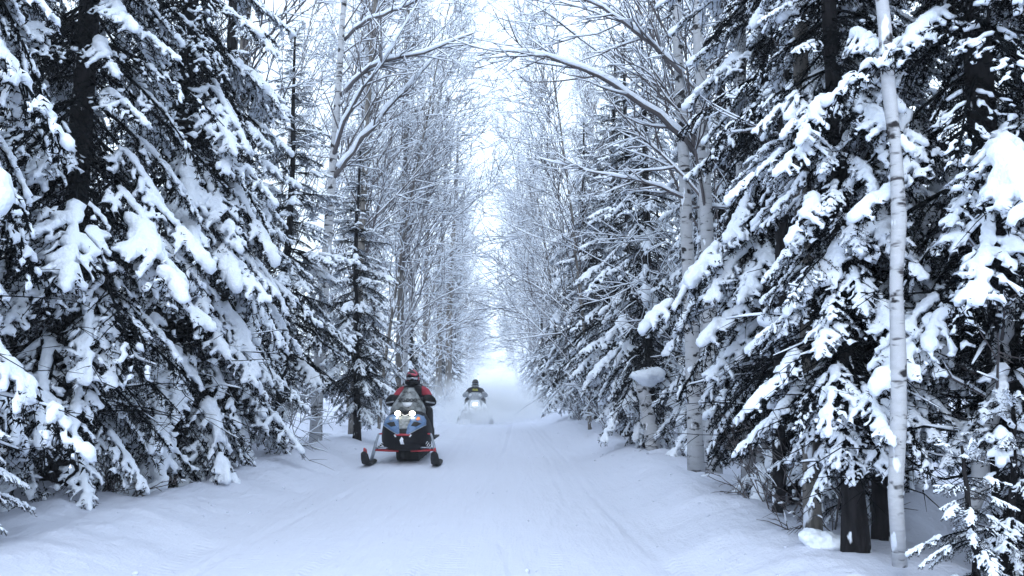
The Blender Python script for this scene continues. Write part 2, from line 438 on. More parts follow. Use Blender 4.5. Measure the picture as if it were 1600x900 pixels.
def make_bough(seed, load, needle_step=0.048):
    rng = np.random.default_rng(seed)
    L = 1.6
    t = np.linspace(0, 1, 10)
    bend = rng.uniform(0.10, 0.22); side = rng.uniform(-0.08, 0.08)
    main = np.stack([L * t * (1 - 0.1 * t), side * L * t ** 2, -bend * L * t ** 2], 1)
    polys = [main[1:]]; laterals = []; subs = []
    for i in range(17):
        for s in (-1, 1):
            ti = 0.10 + 0.86 * (i + rng.uniform(-0.35, 0.35)) / 17
            if ti < 0.07 or rng.random() < 0.10: continue
            k = np.array([np.interp(ti, t, main[:, c]) for c in range(3)])
            ln = L * 0.36 * (1.0 - 0.80 * ti) * min(1.0, 0.45 + ti * 2.4) * rng.uniform(0.65, 1.15)
            ang = R(rng.uniform(38, 66))
            u = np.linspace(0, 1, 5)
            dr = rng.uniform(0.25, 0.6)
            lat = np.stack([k[0] + ln * u * math.cos(ang), k[1] + s * ln * u * math.sin(ang) * (1 - 0.15 * u), k[2] - dr * ln * u ** 1.6 - bend * 0.9 * ti * ln * u], 1)
            polys.append(lat); laterals.append((lat, ti, ln))
            m_ = int(2 + ln / 0.11)
            for j in range(m_):
                uj = rng.uniform(0.2, 0.95)
                kk = np.array([np.interp(uj, u, lat[:, c]) for c in range(3)])
                l2 = ln * 0.36 * (1.1 - 0.6 * uj) * rng.uniform(0.6, 1.2)
                a2 = ang * s + R(rng.choice((-1, 1)) * rng.uniform(30, 55))
                e = np.linspace(0, 1, 3)
                sub = np.stack([kk[0] + l2 * e * math.cos(a2), kk[1] + l2 * e * math.sin(a2), kk[2] - 0.5 * l2 * e ** 1.4], 1)
                polys.append(sub); subs.append((sub, l2))
    if load in (1, 2):        # twig ends that poke up through the snow
        for sub, l2 in subs:
            if rng.random() < 0.22: polys.append(sub + np.array((0, 0, rng.uniform(0.02, 0.05))))
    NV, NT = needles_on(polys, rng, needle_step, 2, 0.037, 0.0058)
    st = Geo()
    st.tube(main, np.linspace(0.017, 0.004, 10), 4, False)
    for lat, ti, ln in laterals: st.tube(lat[::2], (0.006, 0.004, 0.002), 3, False)
    SV, ST, SQ = st.arrays()
    ST = np.concatenate([ST, SQ[:, :3], SQ[:, [0, 2, 3]]]) if len(SQ) else ST
    # snow
    blobs = []
    hold = rng.uniform(-0.1, 0.12) - (0.0, 0.10, 0.04, 0.0)[load if load != 0 else 1]          # no snow reaches the sheltered inner part of a bough
    laterals = [q_ for q_ in laterals if q_[1] > 0.36 + hold]
    subs = [q_ for q_ in subs if q_[0][0][0] > L * (0.44 + hold)]
    def along(q, step):
        d = np.diff(q, axis=0); Ls = np.linalg.norm(d, axis=1); c = np.concatenate([[0], np.cumsum(Ls)])
        n = max(1, int(c[-1] / step))
        for s_ in (np.arange(n) + 0.5) / n * c[-1]:
            i = min(len(d) - 1, np.searchsorted(c, s_) - 1)
            yield q[i] + d[i] * ((s_ - c[i]) / Ls[i]), d[i] / Ls[i], s_ / c[-1]
    if load == 2:
        ph, fq = rng.uniform(0, 6), rng.uniform(9, 17)
        for c, tg, f in along(main, 0.07):
            if f < 0.42 + hold: continue
            pad = 0.5 + 0.5 * math.sin(ph + f * fq)
            if pad < 0.13: continue
            w = (0.040 + 0.058 * pad) * (1.15 - 0.5 * f) * rng.uniform(0.75, 1.2)
            blobs.append((c + (0, rng.uniform(-.03, .03), 0.026 + w * 0.30), tg, 0.06 + 0.03 * pad, w, 0.018 + w * 0.62))
        for lat, ti, ln in laterals:
            if rng.random() < 0.22: continue
            r0 = rng.uniform(0.020, 0.044); end = rng.uniform(0.6, 1.05)
            for c, tg, f in along(lat, 0.045):
                if f > end: break
                r = r0 * (1 - 0.35 * f) * rng.uniform(0.7, 1.3)
                if rng.random() < 0.12: continue
                blobs.append((c + (0, 0, 0.012 + r * 0.35), tg, r * 1.15, r, r * 0.78))
        for sub, l2 in subs:
            if rng.random() < 0.6:
                r = rng.uniform(0.013, 0.028); blobs.append((sub[1] + (0, 0, 0.014), sub[2] - sub[0], max(l2 * 0.55, r), r, r * 0.65))
        vox, tgt = 0.013, 900
    elif load == 1:
        for c, tg, f in along(main, 0.06):
            if f < 0.45 + hold or rng.random() < 0.25: continue
            w = rng.uniform(0.035, 0.075) * (1.1 - 0.5 * f)
            blobs.append((c + (0, 0, 0.020), tg, 0.06, w, 0.018 + w * 0.4))
        for lat, ti, ln in laterals:
            if rng.random() < 0.25: continue
            r0 = rng.uniform(0.016, 0.038); a0 = rng.uniform(0, 0.4); a1 = rng.uniform(0.6, 1.05)
            for c, tg, f in along(lat, 0.04):
                if f < a0 or f > a1: continue
                r = r0 * rng.uniform(0.65, 1.2)
                blobs.append((c + (0, 0, 0.012 + r * 0.2), tg, r * 1.3, r, r * 0.62))
        for sub, l2 in subs:
            if rng.random() < 0.75:
                r = rng.uniform(0.011, 0.022); blobs.append((sub[1] + (0, 0, 0.011), sub[2] - sub[0], max(l2 * 0.5, r), r, r * 0.65))
        vox, tgt = 0.011, 950
    elif load == 0:
        for lat, ti, ln in laterals:
            if rng.random() < 0.3: continue
            r0 = rng.uniform(0.012, 0.028); a0 = rng.uniform(0, 0.7); a1 = a0 + rng.uniform(0.15, 0.5)
            for c, tg, f in along(lat, 0.03):
                if f < a0 or f > a1: continue
                r = r0 * rng.uniform(0.7, 1.2)
                blobs.append((c + (0, 0, 0.010 + r * 0.2), tg, r * 1.4, r, r * 0.7))
        for sub, l2 in subs:
            if rng.random() < 0.5:
                r = rng.uniform(0.010, 0.020); blobs.append((sub[1] + (0, 0, 0.009), sub[2] - sub[0], max(l2 * 0.5, r), r, r * 0.7))
        vox, tgt = 0.009, 850
    WV, WT = snow_union(blobs, vox, tgt, 2) if load != 3 else (np.zeros((0, 3), np.float32), np.zeros((0, 3), np.int32))
    return dict(needle=(NV.astype(np.float32), NT), stem=(SV, ST), snow=(WV, WT))

BOUGHS = {2: [make_bough(10 + i, 2) for i in range(5)],
          1: [make_bough(30 + i, 1) for i in range(4)],
          0: [make_bough(50 + i, 0) for i in range(3)],
          3: [make_bough(60 + i, 3) for i in range(2)]}

def put(g_n, g_s, b, pos, az, pitch, sc, mirror, roll=0.0):
    Rm = np.array(Matrix.Rotation(az, 3, 'Z') @ Matrix.Rotation(-pitch, 3, 'Y') @ Matrix.Rotation(roll, 3, 'X'))
    S = np.array((sc, sc * mirror, sc))
    f = lambda V: (V * S) @ Rm.T + pos
    fl = (lambda T: T[:, ::-1]) if mirror < 0 else (lambda T: T)
    g_n.add(f(b['needle'][0]), fl(b['needle'][1])); g_n.add(f(b['stem'][0]), fl(b['stem'][1]))
    g_s.add(f(b['snow'][0]), fl(b['snow'][1]))

def dead_twigs(g_n, g_s, rng, n, z0, z1, rad, trunk_r):
    """bare dead lower branches of a shaded spruce, a little snow along them"""
    for _ in range(n):
        z = rng.uniform(z0, z1); az = rng.uniform(0, 2 * math.pi); L = rad * rng.uniform(0.4, 1.1)
        u = np.linspace(0, 1, 6)
        dz = rng.uniform(-0.45, 0.1)
        w = np.cumsum(rng.normal(0, 0.035 * L, (6, 3)), 0); w[0] = 0
        q = np.stack([np.cos(az) * (trunk_r * 0.5 + L * u), np.sin(az) * (trunk_r * 0.5 + L * u), z + dz * L * u ** 1.3], 1) + w
        g_n.tube(q, np.linspace(0.011, 0.003, 6), 3, False)
        if rng.random() < 0.5:
            a = rng.integers(0, 3); b = rng.integers(a + 2, 6)
            seg = q[a:b + 1].copy(); rr = rng.uniform(0.008, 0.017); seg[:, 2] += rr * 0.9
            g_s.tube(seg, rr * np.concatenate([[0.4], np.full(len(seg) - 2, 1.0), [0.4]]), 5, True)
        for k in range(rng.integers(3, 7)):
            i = rng.integers(1, 6); a2 = az + rng.choice((-1, 1)) * rng.uniform(0.4, 1.1); l2 = L * rng.uniform(0.15, 0.42)
            e = np.linspace(0, 1, 3)[:, None]
            d = np.array((math.cos(a2), math.sin(a2), rng.uniform(-0.6, 0.15)))
            g_n.tube(q[i] + d * l2 * e + np.array((0, 0, -0.12 * l2)) * e ** 2, (0.004, 0.003, 0.0015), 3, False)

def make_spruce(seed, H, Lmax, z_first, loads, spacing=0.33, per=5, lean=0.0, trunk_r=0.13, dead=50, low_pitch=-38, top_pitch=15, sparse_top=True):
    """-> meshes (trunk, crown, snow) of one spruce. loads: probabilities of heavy, medium and light boughs."""
    rng = np.random.default_rng(seed)
    u = np.linspace(0, 1, 16)
    wob = np.cumsum(rng.normal(0, 0.012, (16, 2)), 0)
    path = np.stack([lean * H * u ** 1.5 + wob[:, 0], wob[:, 1], H * u - 0.25], 1)
    tr = Geo(); tr.tube(path, trunk_r * (1 - u) ** 0.8 + 0.012 + 0.05 * np.exp(-u * 40), 12)
    gn, gs = Geo(), Geo()
    z = z_first
    while z < H - 0.25:
        f = z / H
        prof = min(1.0, ((H - z) / (0.72 * H))) ** 0.85
        low = min(1.0, 0.55 + (z - z_first) / 1.6)
        n = per if z < 6.5 or not sparse_top else 5
        a0 = rng.uniform(0, 6.28)
        for k in range(n):
            az = a0 + 6.283 * k / n + rng.uniform(-0.4, 0.4)
            l = Lmax * prof * low * rng.uniform(0.62, 1.15)
            if l < 0.18: l = 0.18
            zz = z + rng.uniform(-0.14, 0.14)
            pos = np.array([np.interp(zz + 0.25, H * u, path[:, 0]), np.interp(zz + 0.25, H * u, path[:, 1]), zz])
            pt = R(low_pitch + (top_pitch - low_pitch) * f ** 1.3 + rng.uniform(-11, 11))
            ld = rng.choice((2, 1, 0, 3), p=loads)
            if z < z_first + 0.7 and ld == 2 and rng.random() < 0.5: ld = 1
            b = BOUGHS[ld][rng.integers(len(BOUGHS[ld]))]
            put(gn, gs, b, pos, az, pt, l / 1.5, rng.choice((-1, 1)), rng.uniform(-0.25, 0.25))
        z += spacing * (1.0 if z < 6.2 else (2.6 if sparse_top else 1.15)) * (0.55 + 0.45 * prof)
    for a in (0.4, 2.5, 4.6):      # leader
        put(gn, gs, BOUGHS[1][0], np.array((path[-1][0], path[-1][1], H - 0.45)), a, R(62), 0.22, 1)
    if dead: dead_twigs(gn, gs, rng, dead, 0.75, z_first + 1.3, Lmax * 0.75, trunk_r)
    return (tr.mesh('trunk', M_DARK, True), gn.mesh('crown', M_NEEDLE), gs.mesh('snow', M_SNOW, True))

# ------------------------------------------------------------------ bare broadleaf trees
def grow(gw, gs, rng, p0, d0, L, r0, level, maxlevel, up, sides, snow, kids, segs=7, droop=0.0, snow_r=1.0, fan=(28, 60)):
    pts = [np.array(p0, float)]; d = np.array(d0, float); d /= np.linalg.norm(d)
    st = L / (segs - 1)
    for i in range(segs - 1):
        d = d + rng.normal(0, 0.075 + 0.02 * level, 3) + np.array((0, 0, up)) * (1 - droop * i / segs)
        d /= np.linalg.norm(d); pts.append(pts[-1] + d * st)
    q = np.array(pts)
    rad = r0 * (1 - np.linspace(0, 1, segs)) ** 0.7 + 0.0022
    gw.tube(q, rad, sides if level < 2 else 3, False)
    if snow > 0:
        tg = np.gradient(q, axis=0); tg /= np.linalg.norm(tg, axis=1)[:, None]
        flat = np.sqrt(np.clip(1 - tg[:, 2] ** 2, 0, 1))
        ok = flat > 0.42
        i = 0
        while i < segs - 1:
            if not ok[i]: i += 1; continue
            j = i
            while j + 1 < segs and ok[j + 1]: j += 1
            if j > i and rng.random() < snow * (1.0, 0.9, 0.65)[level]:
                seg = q[i:j + 1].copy()
                rs = (rad[i:j + 1] * 0.85 + 0.0065 * snow_r) * flat[i:j + 1] * rng.uniform(0.75, 1.3, j - i + 1)
                rs[-1] *= 0.5
                seg[:, 2] += rad[i:j + 1] * 0.55 + rs * 0.62
                gs.tube(seg, rs, 5 if level < 2 else 4, True)
            i = j + 1
    if level < maxlevel:
        n = kids[level]
        for k in range(n):
            f = rng.uniform(0.18, 0.97); x = f * (segs - 1); i = min(segs - 2, int(x))
            p = q[i] + (q[i + 1] - q[i]) * (x - i)
            t = (q[i + 1] - q[i]) / np.linalg.norm(q[i + 1] - q[i])
            rv = rng.normal(size=3); rv -= rv.dot(t) * t; rv /= np.linalg.norm(rv)
            a = R(rng.uniform(*fan))
            nd = t * math.cos(a) + rv * math.sin(a)
            l2 = L * rng.uniform(0.3, 0.55) * (1.15 - 0.65 * f)
            grow(gw, gs, rng, p, nd, l2, rad[i] * 0.55, level + 1, maxlevel, up * 0.9, sides, snow, kids, max(4, segs - 2), droop, snow_r, fan)
    return q

def make_bare(seed, H, r0, bark, n_limb, z0, limb_len, ang, up, lean=(0.0, 0.0), snow=0.8, kids=(6, 4), custom=None, bend=0.35, snow_r=1.0, side=None, crook=0.02):
    rng = np.random.default_rng(seed)
    u = np.linspace(0, 1, 22)
    wob = np.cumsum(rng.normal(0, crook, (22, 2)), 0) * (H / 12)
    path = np.stack([lean[0] * u ** 1.4 + wob[:, 0] * u, lean[1] * u ** 1.4 + wob[:, 1] * u, H * u - 0.3 * (u < 0.01)], 1)
    tr = Geo(); rt = r0 * (1 - 0.9 * u) + 0.006; rt[0] *= 1.15
    tr.tube(path, rt, 12)
    gw, gs = Geo(), Geo()
    for k in range(n_limb):
        f = (z0 / H) + (0.97 - z0 / H) * ((k + rng.random()) / n_limb) ** 0.9
        p = np.array([np.interp(f, u, path[:, c]) for c in range(3)])
        az = rng.uniform(0, 6.283) if side is None or rng.random() > 0.68 else side + rng.uniform(-0.8, 0.8)
        a = R(ang + rng.uniform(-14, 14))
        L = limb_len * (1.12 - 0.75 * f) * rng.uniform(0.55, 1.15)
        grow(gw, gs, rng, p, (math.cos(az) * math.sin(a), math.sin(az) * math.sin(a), math.cos(a)), L, rt[int(f * 21)] * 0.20 + 0.003, 0, 2, up, 5, snow, kids, 8, 0.3, snow_r)
    if custom: custom(gw, gs, rng)
    # snow caught in forks and against the windward bark
    return (tr.mesh('trunk', bark, True), gw.mesh('crown', M_TWIG), gs.mesh('snow', M_SNOW, True))

def plant(kind, meshes, loc, rz=0.0, sc=1.0, label='', group=None, cat='tree', names=('trunk', 'crown', 'snow_load'), tilt=(0, 0)):
    e = empty(kind, loc, rz, sc)
    e.rotation_euler = (tilt[0], tilt[1], rz)
    for nm, me in zip(names, meshes):
        if me is not None:
            c_ = obj(nm, me, e)
            if nm in ('crown', 'snow_load', 'stems'): c_['kind'] = 'stuff'
    tag(e, label, cat, group)
    return e

def limb(gw, gs, rng, base, pix, r0, snow_r=1.6, twigs=14, tw_len=0.9, up=0.05):
    """a single limb through given picture points (px, py, depth), relative to the tree's base, with its own twigs"""
    K = np.array([at(*q) - base for q in pix])
    n = 14
    c = np.concatenate([[0], np.cumsum(np.linalg.norm(np.diff(K, axis=0), axis=1))])
    s = np.linspace(0, c[-1], n)
    q = np.stack([np.interp(s, c, K[:, i]) for i in range(3)], 1)
    for _ in range(2): q[1:-1] = 0.25 * q[:-2] + 0.5 * q[1:-1] + 0.25 * q[2:]
    q[1:] += rng.normal(0, 0.012, (n - 1, 3))
    rad = np.linspace(r0, r0 * 0.2, n)
    gw.tube(q, rad, 6)
    seg = q[1:].copy(); rs = (rad[1:] * 0.95 + 0.010 * snow_r) * rng.uniform(0.7, 1.25, n - 1); rs[-1] *= 0.4
    seg[:, 2] += rad[1:] * 0.5 + rs * 0.75
    gs.tube(seg, rs, 7, True, 1.1)
    for k in range(twigs):
        i = rng.integers(2, n - 1); t = q[i] - q[i - 1]; t /= np.linalg.norm(t)
        rv = rng.normal(size=3); rv -= rv.dot(t) * t; rv /= np.linalg.norm(rv)
        a = R(rng.uniform(20, 48))
        grow(gw, gs, rng, q[i], t * math.cos(a) + rv * math.sin(a), tw_len * rng.uniform(0.5, 1.2), rad[i] * 0.45, 1, 2, up, 4, 0.9, (6, 4), 6, 0.2, 1.1, (22, 50))

# ------------------------------------------------------------------ tree kinds
SP_BIG = make_spruce(1, 13.0, 1.95, 0.55, (0.34, 0.40, 0.20, 0.06), 0.30, 7, 0.0, 0.14, 50, -46, 0)
SP_WIDE = make_spruce(2, 12.0, 1.80, 0.75, (0.28, 0.46, 0.20, 0.06), 0.30, 7, 0.0, 0.12, 60, -42, 5)
SP_TALL = make_spruce(3, 11.5, 1.4, 1.2, (0.24, 0.50, 0.20, 0.06), 0.29, 7, 0.0, 0.095, 60, -40, 8)
SP_YOUNG = make_spruce(4, 6.6, 1.25, 0.7, (0.20, 0.52, 0.14, 0.14), 0.25, 7, 0.0, 0.065, 20, -30, 25)
SP_LADEN = make_spruce(5, 6.8, 1.4, 0.45, (0.48, 0.30, 0.12, 0.10), 0.30, 6, 0.0, 0.085, 30, -44, 5)
SP_THIN = make_spruce(6, 10.0, 1.6, 1.0, (0.12, 0.48, 0.25, 0.15), 0.42, 5, 0.0, 0.10, 40, -30, 20)
SP_SMALL = make_spruce(7, 1.7, 0.75, 0.10, (0.40, 0.35, 0.15, 0.10), 0.20, 5, 0.0, 0.03, 0, -35, 20)

BI_TALL = make_bare(11, 15.0, 0.095, M_BIRCH, 40, 2.8, 4.4, 30, 0.035, (0.4, 0.2), 0.9, (9, 5), side=0.0, snow_r=1.1)
BI_ARCH = make_bare(12, 13.5, 0.075, M_BIRCH, 40, 2.0, 5.0, 36, 0.01, (1.4, 0.2), 0.9, (9, 5), side=0.0, snow_r=1.2)
BI_FINE = make_bare(13, 12.0, 0.042, M_BIRCH, 40, 1.2, 4.2, 24, 0.015, (1.2, 0.1), 0.85, (9, 5), side=0.0, snow_r=1.1)
AL_FINE = make_bare(14, 11.0, 0.036, M_ASPEN, 42, 0.7, 4.3, 30, 0.01, (1.3, -0.1), 0.9, (9, 5), side=0.0, snow_r=1.2)
AS_TALL = make_bare(15, 17.0, 0.13, M_ASPEN, 38, 4.0, 4.8, 34, 0.03, (0.3, 0.0), 0.85, (9, 5), side=0.0, snow_r=1.2)

def make_shrub(seed, n, H, spread, r=0.012, snow=0.9):
    rng = np.random.default_rng(seed); gw, gs = Geo(), Geo()
    for k in range(n):
        az = rng.uniform(0, 6.283); a = R(rng.uniform(8, spread))
        grow(gw, gs, rng, (rng.uniform(-.12, .12), rng.uniform(-.12, .12), -0.12), (math.cos(az) * math.sin(a), math.sin(az) * math.sin(a), math.cos(a)),
             H * rng.uniform(0.6, 1.1), r, 0, 2, -0.02, 4, snow, (7, 4), 8, -0.6, 1.2, (22, 55))
    return (gw.mesh('stems', M_TWIG), gs.mesh('snow', M_SNOW, True))
SH_A = make_shrub(21, 9, 2.3, 55)
SH_B = make_shrub(22, 8, 1.6, 62, 0.009)
SH_BARE = make_shrub(23, 7, 1.5, 66, 0.008, 0.12)

# ------------------------------------------------------------------ the trees one can tell apart
def P(x, y): return (x, y, gz(x, y) - 0.04)
def put_tree(kind, meshes, x, y, rz, sc, label, group=None, **k): return plant(kind, meshes, P(x, y), rz, sc, label, group, **k)

# left side, near to far
put_tree('spruce_tree', SP_BIG, -4.35, 5.6, 0.3, 0.98, 'nearest big spruce on the left edge, boughs bowed under thick snow', 'spruces on the left bank')
put_tree('spruce_tree', SP_WIDE, -3.95, 7.6, 2.1, 1.0, 'wide snow-laden spruce second from the left edge', 'spruces on the left bank')
put_tree('spruce_tree', SP_BIG, -3.75, 9.6, 4.0, 0.96, 'big dark spruce with a straight black trunk above the left bank', 'spruces on the left bank')
put_tree('spruce_tree', SP_WIDE, -4.0, 12.0, 5.2, 0.95, 'snowy spruce reaching toward the young slim spruce on the left bank', 'spruces on the left bank')
put_tree('spruce_tree', SP_YOUNG, -3.75, 14.3, 3.3, 1.15, 'bushy spruce on the left bank between the wall of big spruces and the birch', 'spruces on the left bank')
put_tree('spruce_tree', SP_LADEN, -4.9, 14.9, 1.0, 1.2, 'loaded spruce behind the leaning white birch on the left', 'spruces on the left bank')
put_tree('spruce_tree', SP_YOUNG, -2.9, 17.0, 0.6, 1.0, 'young spruce with a pointed top left of the near rider', 'spruces on the left bank')
put_tree('spruce_tree', SP_SMALL, -3.45, 5.55, 0.6, 0.85, 'low snow-covered spruce sapling in the lower left corner', 'saplings')
put_tree('spruce_tree', SP_SMALL, -3.9, 10.6, 2.6, 1.1, 'small spruce sapling behind the bank under the left spruces', 'saplings')
put_tree('spruce_tree', SP_TALL, -6.2, 7.2, 3.3, 1.0, 'dark spruce deep behind the big left spruces', 'spruces behind the left bank')
put_tree('spruce_tree', SP_WIDE, -6.0, 10.2, 0.2, 1.0, 'snowy spruce filling the gap behind the black-trunked left spruce', 'spruces behind the left bank')

# right side, near to far
put_tree('spruce_tree', SP_TALL, 3.05, 5.1, 1.3, 1.0, 'tall spruce with a thick black trunk behind the near white birch', 'spruces on the right bank')
put_tree('spruce_tree', SP_TALL, 2.75, 5.95, 3.9, 0.85, 'spruce with black bark just left of the near white birch', 'spruces on the right bank')
put_tree('spruce_tree', SP_TALL, 2.3, 5.5, 5.0, 0.72, 'slim spruce with a black trunk between the stump and the thick black trunks', 'spruces on the right bank')
put_tree('spruce_tree', SP_WIDE, 2.85, 7.9, 5.5, 1.0, 'broad spruce whose snowy boughs hang toward the trail on the right', 'spruces on the right bank')
put_tree('spruce_tree', SP_TALL, 4.6, 6.6, 0.4, 1.0, 'dark spruce at the right edge behind the bent birch', 'spruces on the right bank')
put_tree('spruce_tree', SP_THIN, 4.0, 4.6, 2.2, 1.0, 'dark spruce cut by the right edge of the photo', 'spruces on the right bank')
put_tree('spruce_tree', SP_BIG, 3.7, 9.2, 2.8, 0.92, 'snowy spruce behind the pair of white birches on the right', 'spruces on the right bank')
put_tree('spruce_tree', SP_LADEN, 2.5, 14.2, 0.9, 1.12, 'heavily loaded spruce left of the pair of white birches', 'spruces on the right bank')
put_tree('spruce_tree', SP_YOUNG, 2.65, 17.8, 3.0, 1.4, 'dark tapering spruce behind the heavily loaded one on the right bank', 'spruces on the right bank')
put_tree('spruce_tree', SP_LADEN, 2.55, 25.0, 4.1, 1.4, 'tall dark spruce with long boughs reaching over the right of the trail', 'spruces on the right bank')
put_tree('spruce_tree', SP_WIDE, 3.35, 12.3, 1.7, 0.85, 'dark tall spruce between the white birch pair and the capped stump', 'spruces on the right bank')
put_tree('spruce_tree', SP_YOUNG, 3.0, 20.8, 0.7, 1.55, 'dark spruce with drooping boughs third back from the heavily loaded one on the right', 'spruces on the right bank')
put_tree('spruce_tree', SP_YOUNG, 2.6, 22.8, 2.7, 0.85, 'short bushy spruce at the foot of the long-boughed spruce', 'spruces on the right bank')
put_tree('spruce_tree', SP_YOUNG, 2.55, 28.0, 1.7, 0.75, 'short snowy spruce nearest the trail beyond the long-boughed spruce', 'spruces on the right bank')
put_tree('spruce_tree', SP_SMALL, 2.75, 6.6, 0.3, 1.1, 'spruce sapling between the dark trunks behind the low stump', 'saplings')
put_tree('spruce_tree', SP_SMALL, 3.0, 8.8, 2.0, 1.2, 'spruce sapling behind the two thin birches', 'saplings')
put_tree('spruce_tree', SP_SMALL, 2.38, 4.25, 4.4, 0.6, 'snow-covered spruce sapling in the lower right corner', 'saplings')
put_tree('spruce_tree', SP_SMALL, 2.85, 4.75, 1.4, 0.75, 'spruce sapling at the right edge beneath the crooked birch', 'saplings')

for x, y, rz, ms, kd, sc, lab in [(2.12, 20.0, 2.6, AL_FINE, 'alder_tree', 1.1, 'dark slim bare tree arching over the trail right of the far rider'),
                                  (2.5, 26.3, 3.4, BI_FINE, 'birch_tree', 1.0, 'thin birch beside the long-boughed spruce on the right')]:
    put_tree(kd, ms, x, y, rz, sc, lab, 'bare trees on the right bank')
for x, y, rz, sc, lab in [(2.55, 18.9, 1.2, 0.9, 'snowy shrub at the foot of the right bank before the slim bare tree'),
                          (2.3, 24.0, 2.2, 0.8, 'snowy shrub under the thin birch on the right bank')]:
    plant('shrub', SH_A, P(x, y), rz, sc, lab, 'shrubs', 'shrub', ('stems', 'snow_load'))

for x, y, rz, tlt, ms, kd, sc, lab in [(-2.95, 20.3, 0.1, 0.03, AL_FINE, 'alder_tree', 1.0, 'fine-twigged bare tree leaning over the trail above the near rider'),
                                       (-3.0, 25.0, -0.3, 0.02, BI_ARCH, 'birch_tree', 1.0, 'arching birch behind the near rider on the left bank')]:
    put_tree(kd, ms, x, y, rz, sc, lab, 'bare trees arching over the trail', tilt=(0, tlt))

# birches with limbs of their own
b0 = np.array(P(-3.55, 16.2))
def left_limbs(gw, gs, rng):
    limb(gw, gs, rng, b0, [(516, 284, 16.2), (560, 225, 16.0), (625, 150, 15.6), (690, 78, 15.2)], 0.055, 2.2, 12, 0.8)
    limb(gw, gs, rng, b0, [(519, 248, 16.2), (545, 170, 15.6), (600, 95, 15.0), (655, 0, 14.6)], 0.045, 1.6, 16, 1.2)
    limb(gw, gs, rng, b0, [(530, 150, 16.2), (590, 95, 15.2), (660, 85, 14.6), (742, 50, 14.0)], 0.045, 1.8, 16, 1.2)
    limb(gw, gs, rng, b0, [(538, 62, 16.2), (570, 30, 15.5), (640, 10, 15.0), (700, -30, 14.6)], 0.04, 1.6, 14, 1.2)
BI_LEFT = make_bare(31, 13.5, 0.115, M_BIRCH, 16, 4.6, 3.2, 40, 0.06, (0.55, 0), 0.85, (6, 4), left_limbs, side=0.2)
put_tree('birch_tree', BI_LEFT, -3.55, 16.2, 0, 1.0, 'leaning white birch on the left with snowy limbs stretched over the trail', 'roadside birches')

b1 = np.array(P(2.45, 10.6))
def right_limbs(gw, gs, rng):
    limb(gw, gs, rng, b1, [(1088, 240, 10.6), (1050, 195, 10.5), (985, 150, 10.3), (915, 105, 10.1), (840, 85, 9.9), (765, 76, 9.8)], 0.042, 1.7, 14, 0.9)
    limb(gw, gs, rng, b1, [(1085, 318, 10.6), (1010, 283, 10.5), (930, 272, 10.4), (840, 245, 10.2)], 0.02, 1.0, 10, 0.6)
    limb(gw, gs, rng, b1, [(1085, 325, 10.6), (1150, 322, 10.2), (1230, 312, 9.8)], 0.016, 1.0, 8, 0.5)
    limb(gw, gs, rng, b1, [(1080, 130, 10.6), (1010, 60, 10.2), (940, 10, 9.9), (860, -20, 9.6)], 0.035, 1.3, 14, 1.0)
BI_RIGHT = make_bare(32, 13.0, 0.098, M_BIRCH, 14, 4.4, 3.0, 36, 0.06, (-0.30, 0.1), 0.85, (6, 4), right_limbs, side=2.9)
put_tree('birch_tree', BI_RIGHT, 2.45, 10.6, 0, 1.0, 'left birch of the white pair, one long snowy limb arching over the trail', 'roadside birches')
put_tree('birch_tree', BI_TALL, 2.60, 10.3, 2.0, 1.0, 'right birch of the white pair on the right bank', 'roadside birches', tilt=(0, -0.02))
put_tree('birch_tree', BI_ARCH, 2.85, 11.6, 1.0, 1.0, 'white birch close behind the pair of birches', 'roadside birches', tilt=(0, -0.03))

def bent(seed, pix, r0, r1, bark, z=12, twigs=None):
    """bare bole through picture points, base relative"""
    K = np.array([at(*q) for q in pix]); base = K[0].copy(); K = K - base
    c = np.concatenate([[0], np.cumsum(np.linalg.norm(np.diff(K, axis=0), axis=1))]); n = 20
    s = np.linspace(0, c[-1], n); q = np.stack([np.interp(s, c, K[:, i]) for i in range(3)], 1)
    for _ in range(3): q[1:-1] = 0.25 * q[:-2] + 0.5 * q[1:-1] + 0.25 * q[2:]
    rng = np.random.default_rng(seed); q[1:] += rng.normal(0, 0.010, (n - 1, 3))
    g = Geo(); g.tube(q, np.linspace(r0, r1, n) * rng.uniform(0.88, 1.12, n), 12)
    gw, gs = Geo(), Geo()
    for k in range(8):
        i = rng.integers(6, n - 1); az = rng.uniform(0, 6.28)
        grow(gw, gs, rng, q[i], (math.cos(az), math.sin(az), 0.5), 0.9 * rng.uniform(0.4, 1.0), 0.008, 1, 2, 0.03, 4, 0.7, (5, 4), 6)
    return base, (g.mesh('trunk', bark, True), gw.mesh('crown', M_TWIG), gs.mesh('snow', M_SNOW, True))
base, ms = bent(41, [(1406, 885, 4.75), (1400, 700, 4.75), (1396, 560, 4.75), (1411, 430, 4.75), (1399, 250, 4.75), (1384, 90, 4.75), (1376, 0, 4.75), (1340, -420, 4.8), (1330, -900, 4.9)], 0.042, 0.032, M_BIRCH)
plant('birch_tree', ms, base, 0, 1, 'nearest slender white birch crossing the dark spruces on the right', 'roadside birches')
base, ms = bent(42, [(1515, 800, 5.0), (1540, 700, 5.0), (1560, 580, 5.0), (1572, 520, 5.0), (1590, 400, 5.1)], 0.052, 0.03, M_BIRCH)
plant('birch_tree', ms, base, 0, 1, 'crooked leaning birch near the right edge', 'roadside birches')
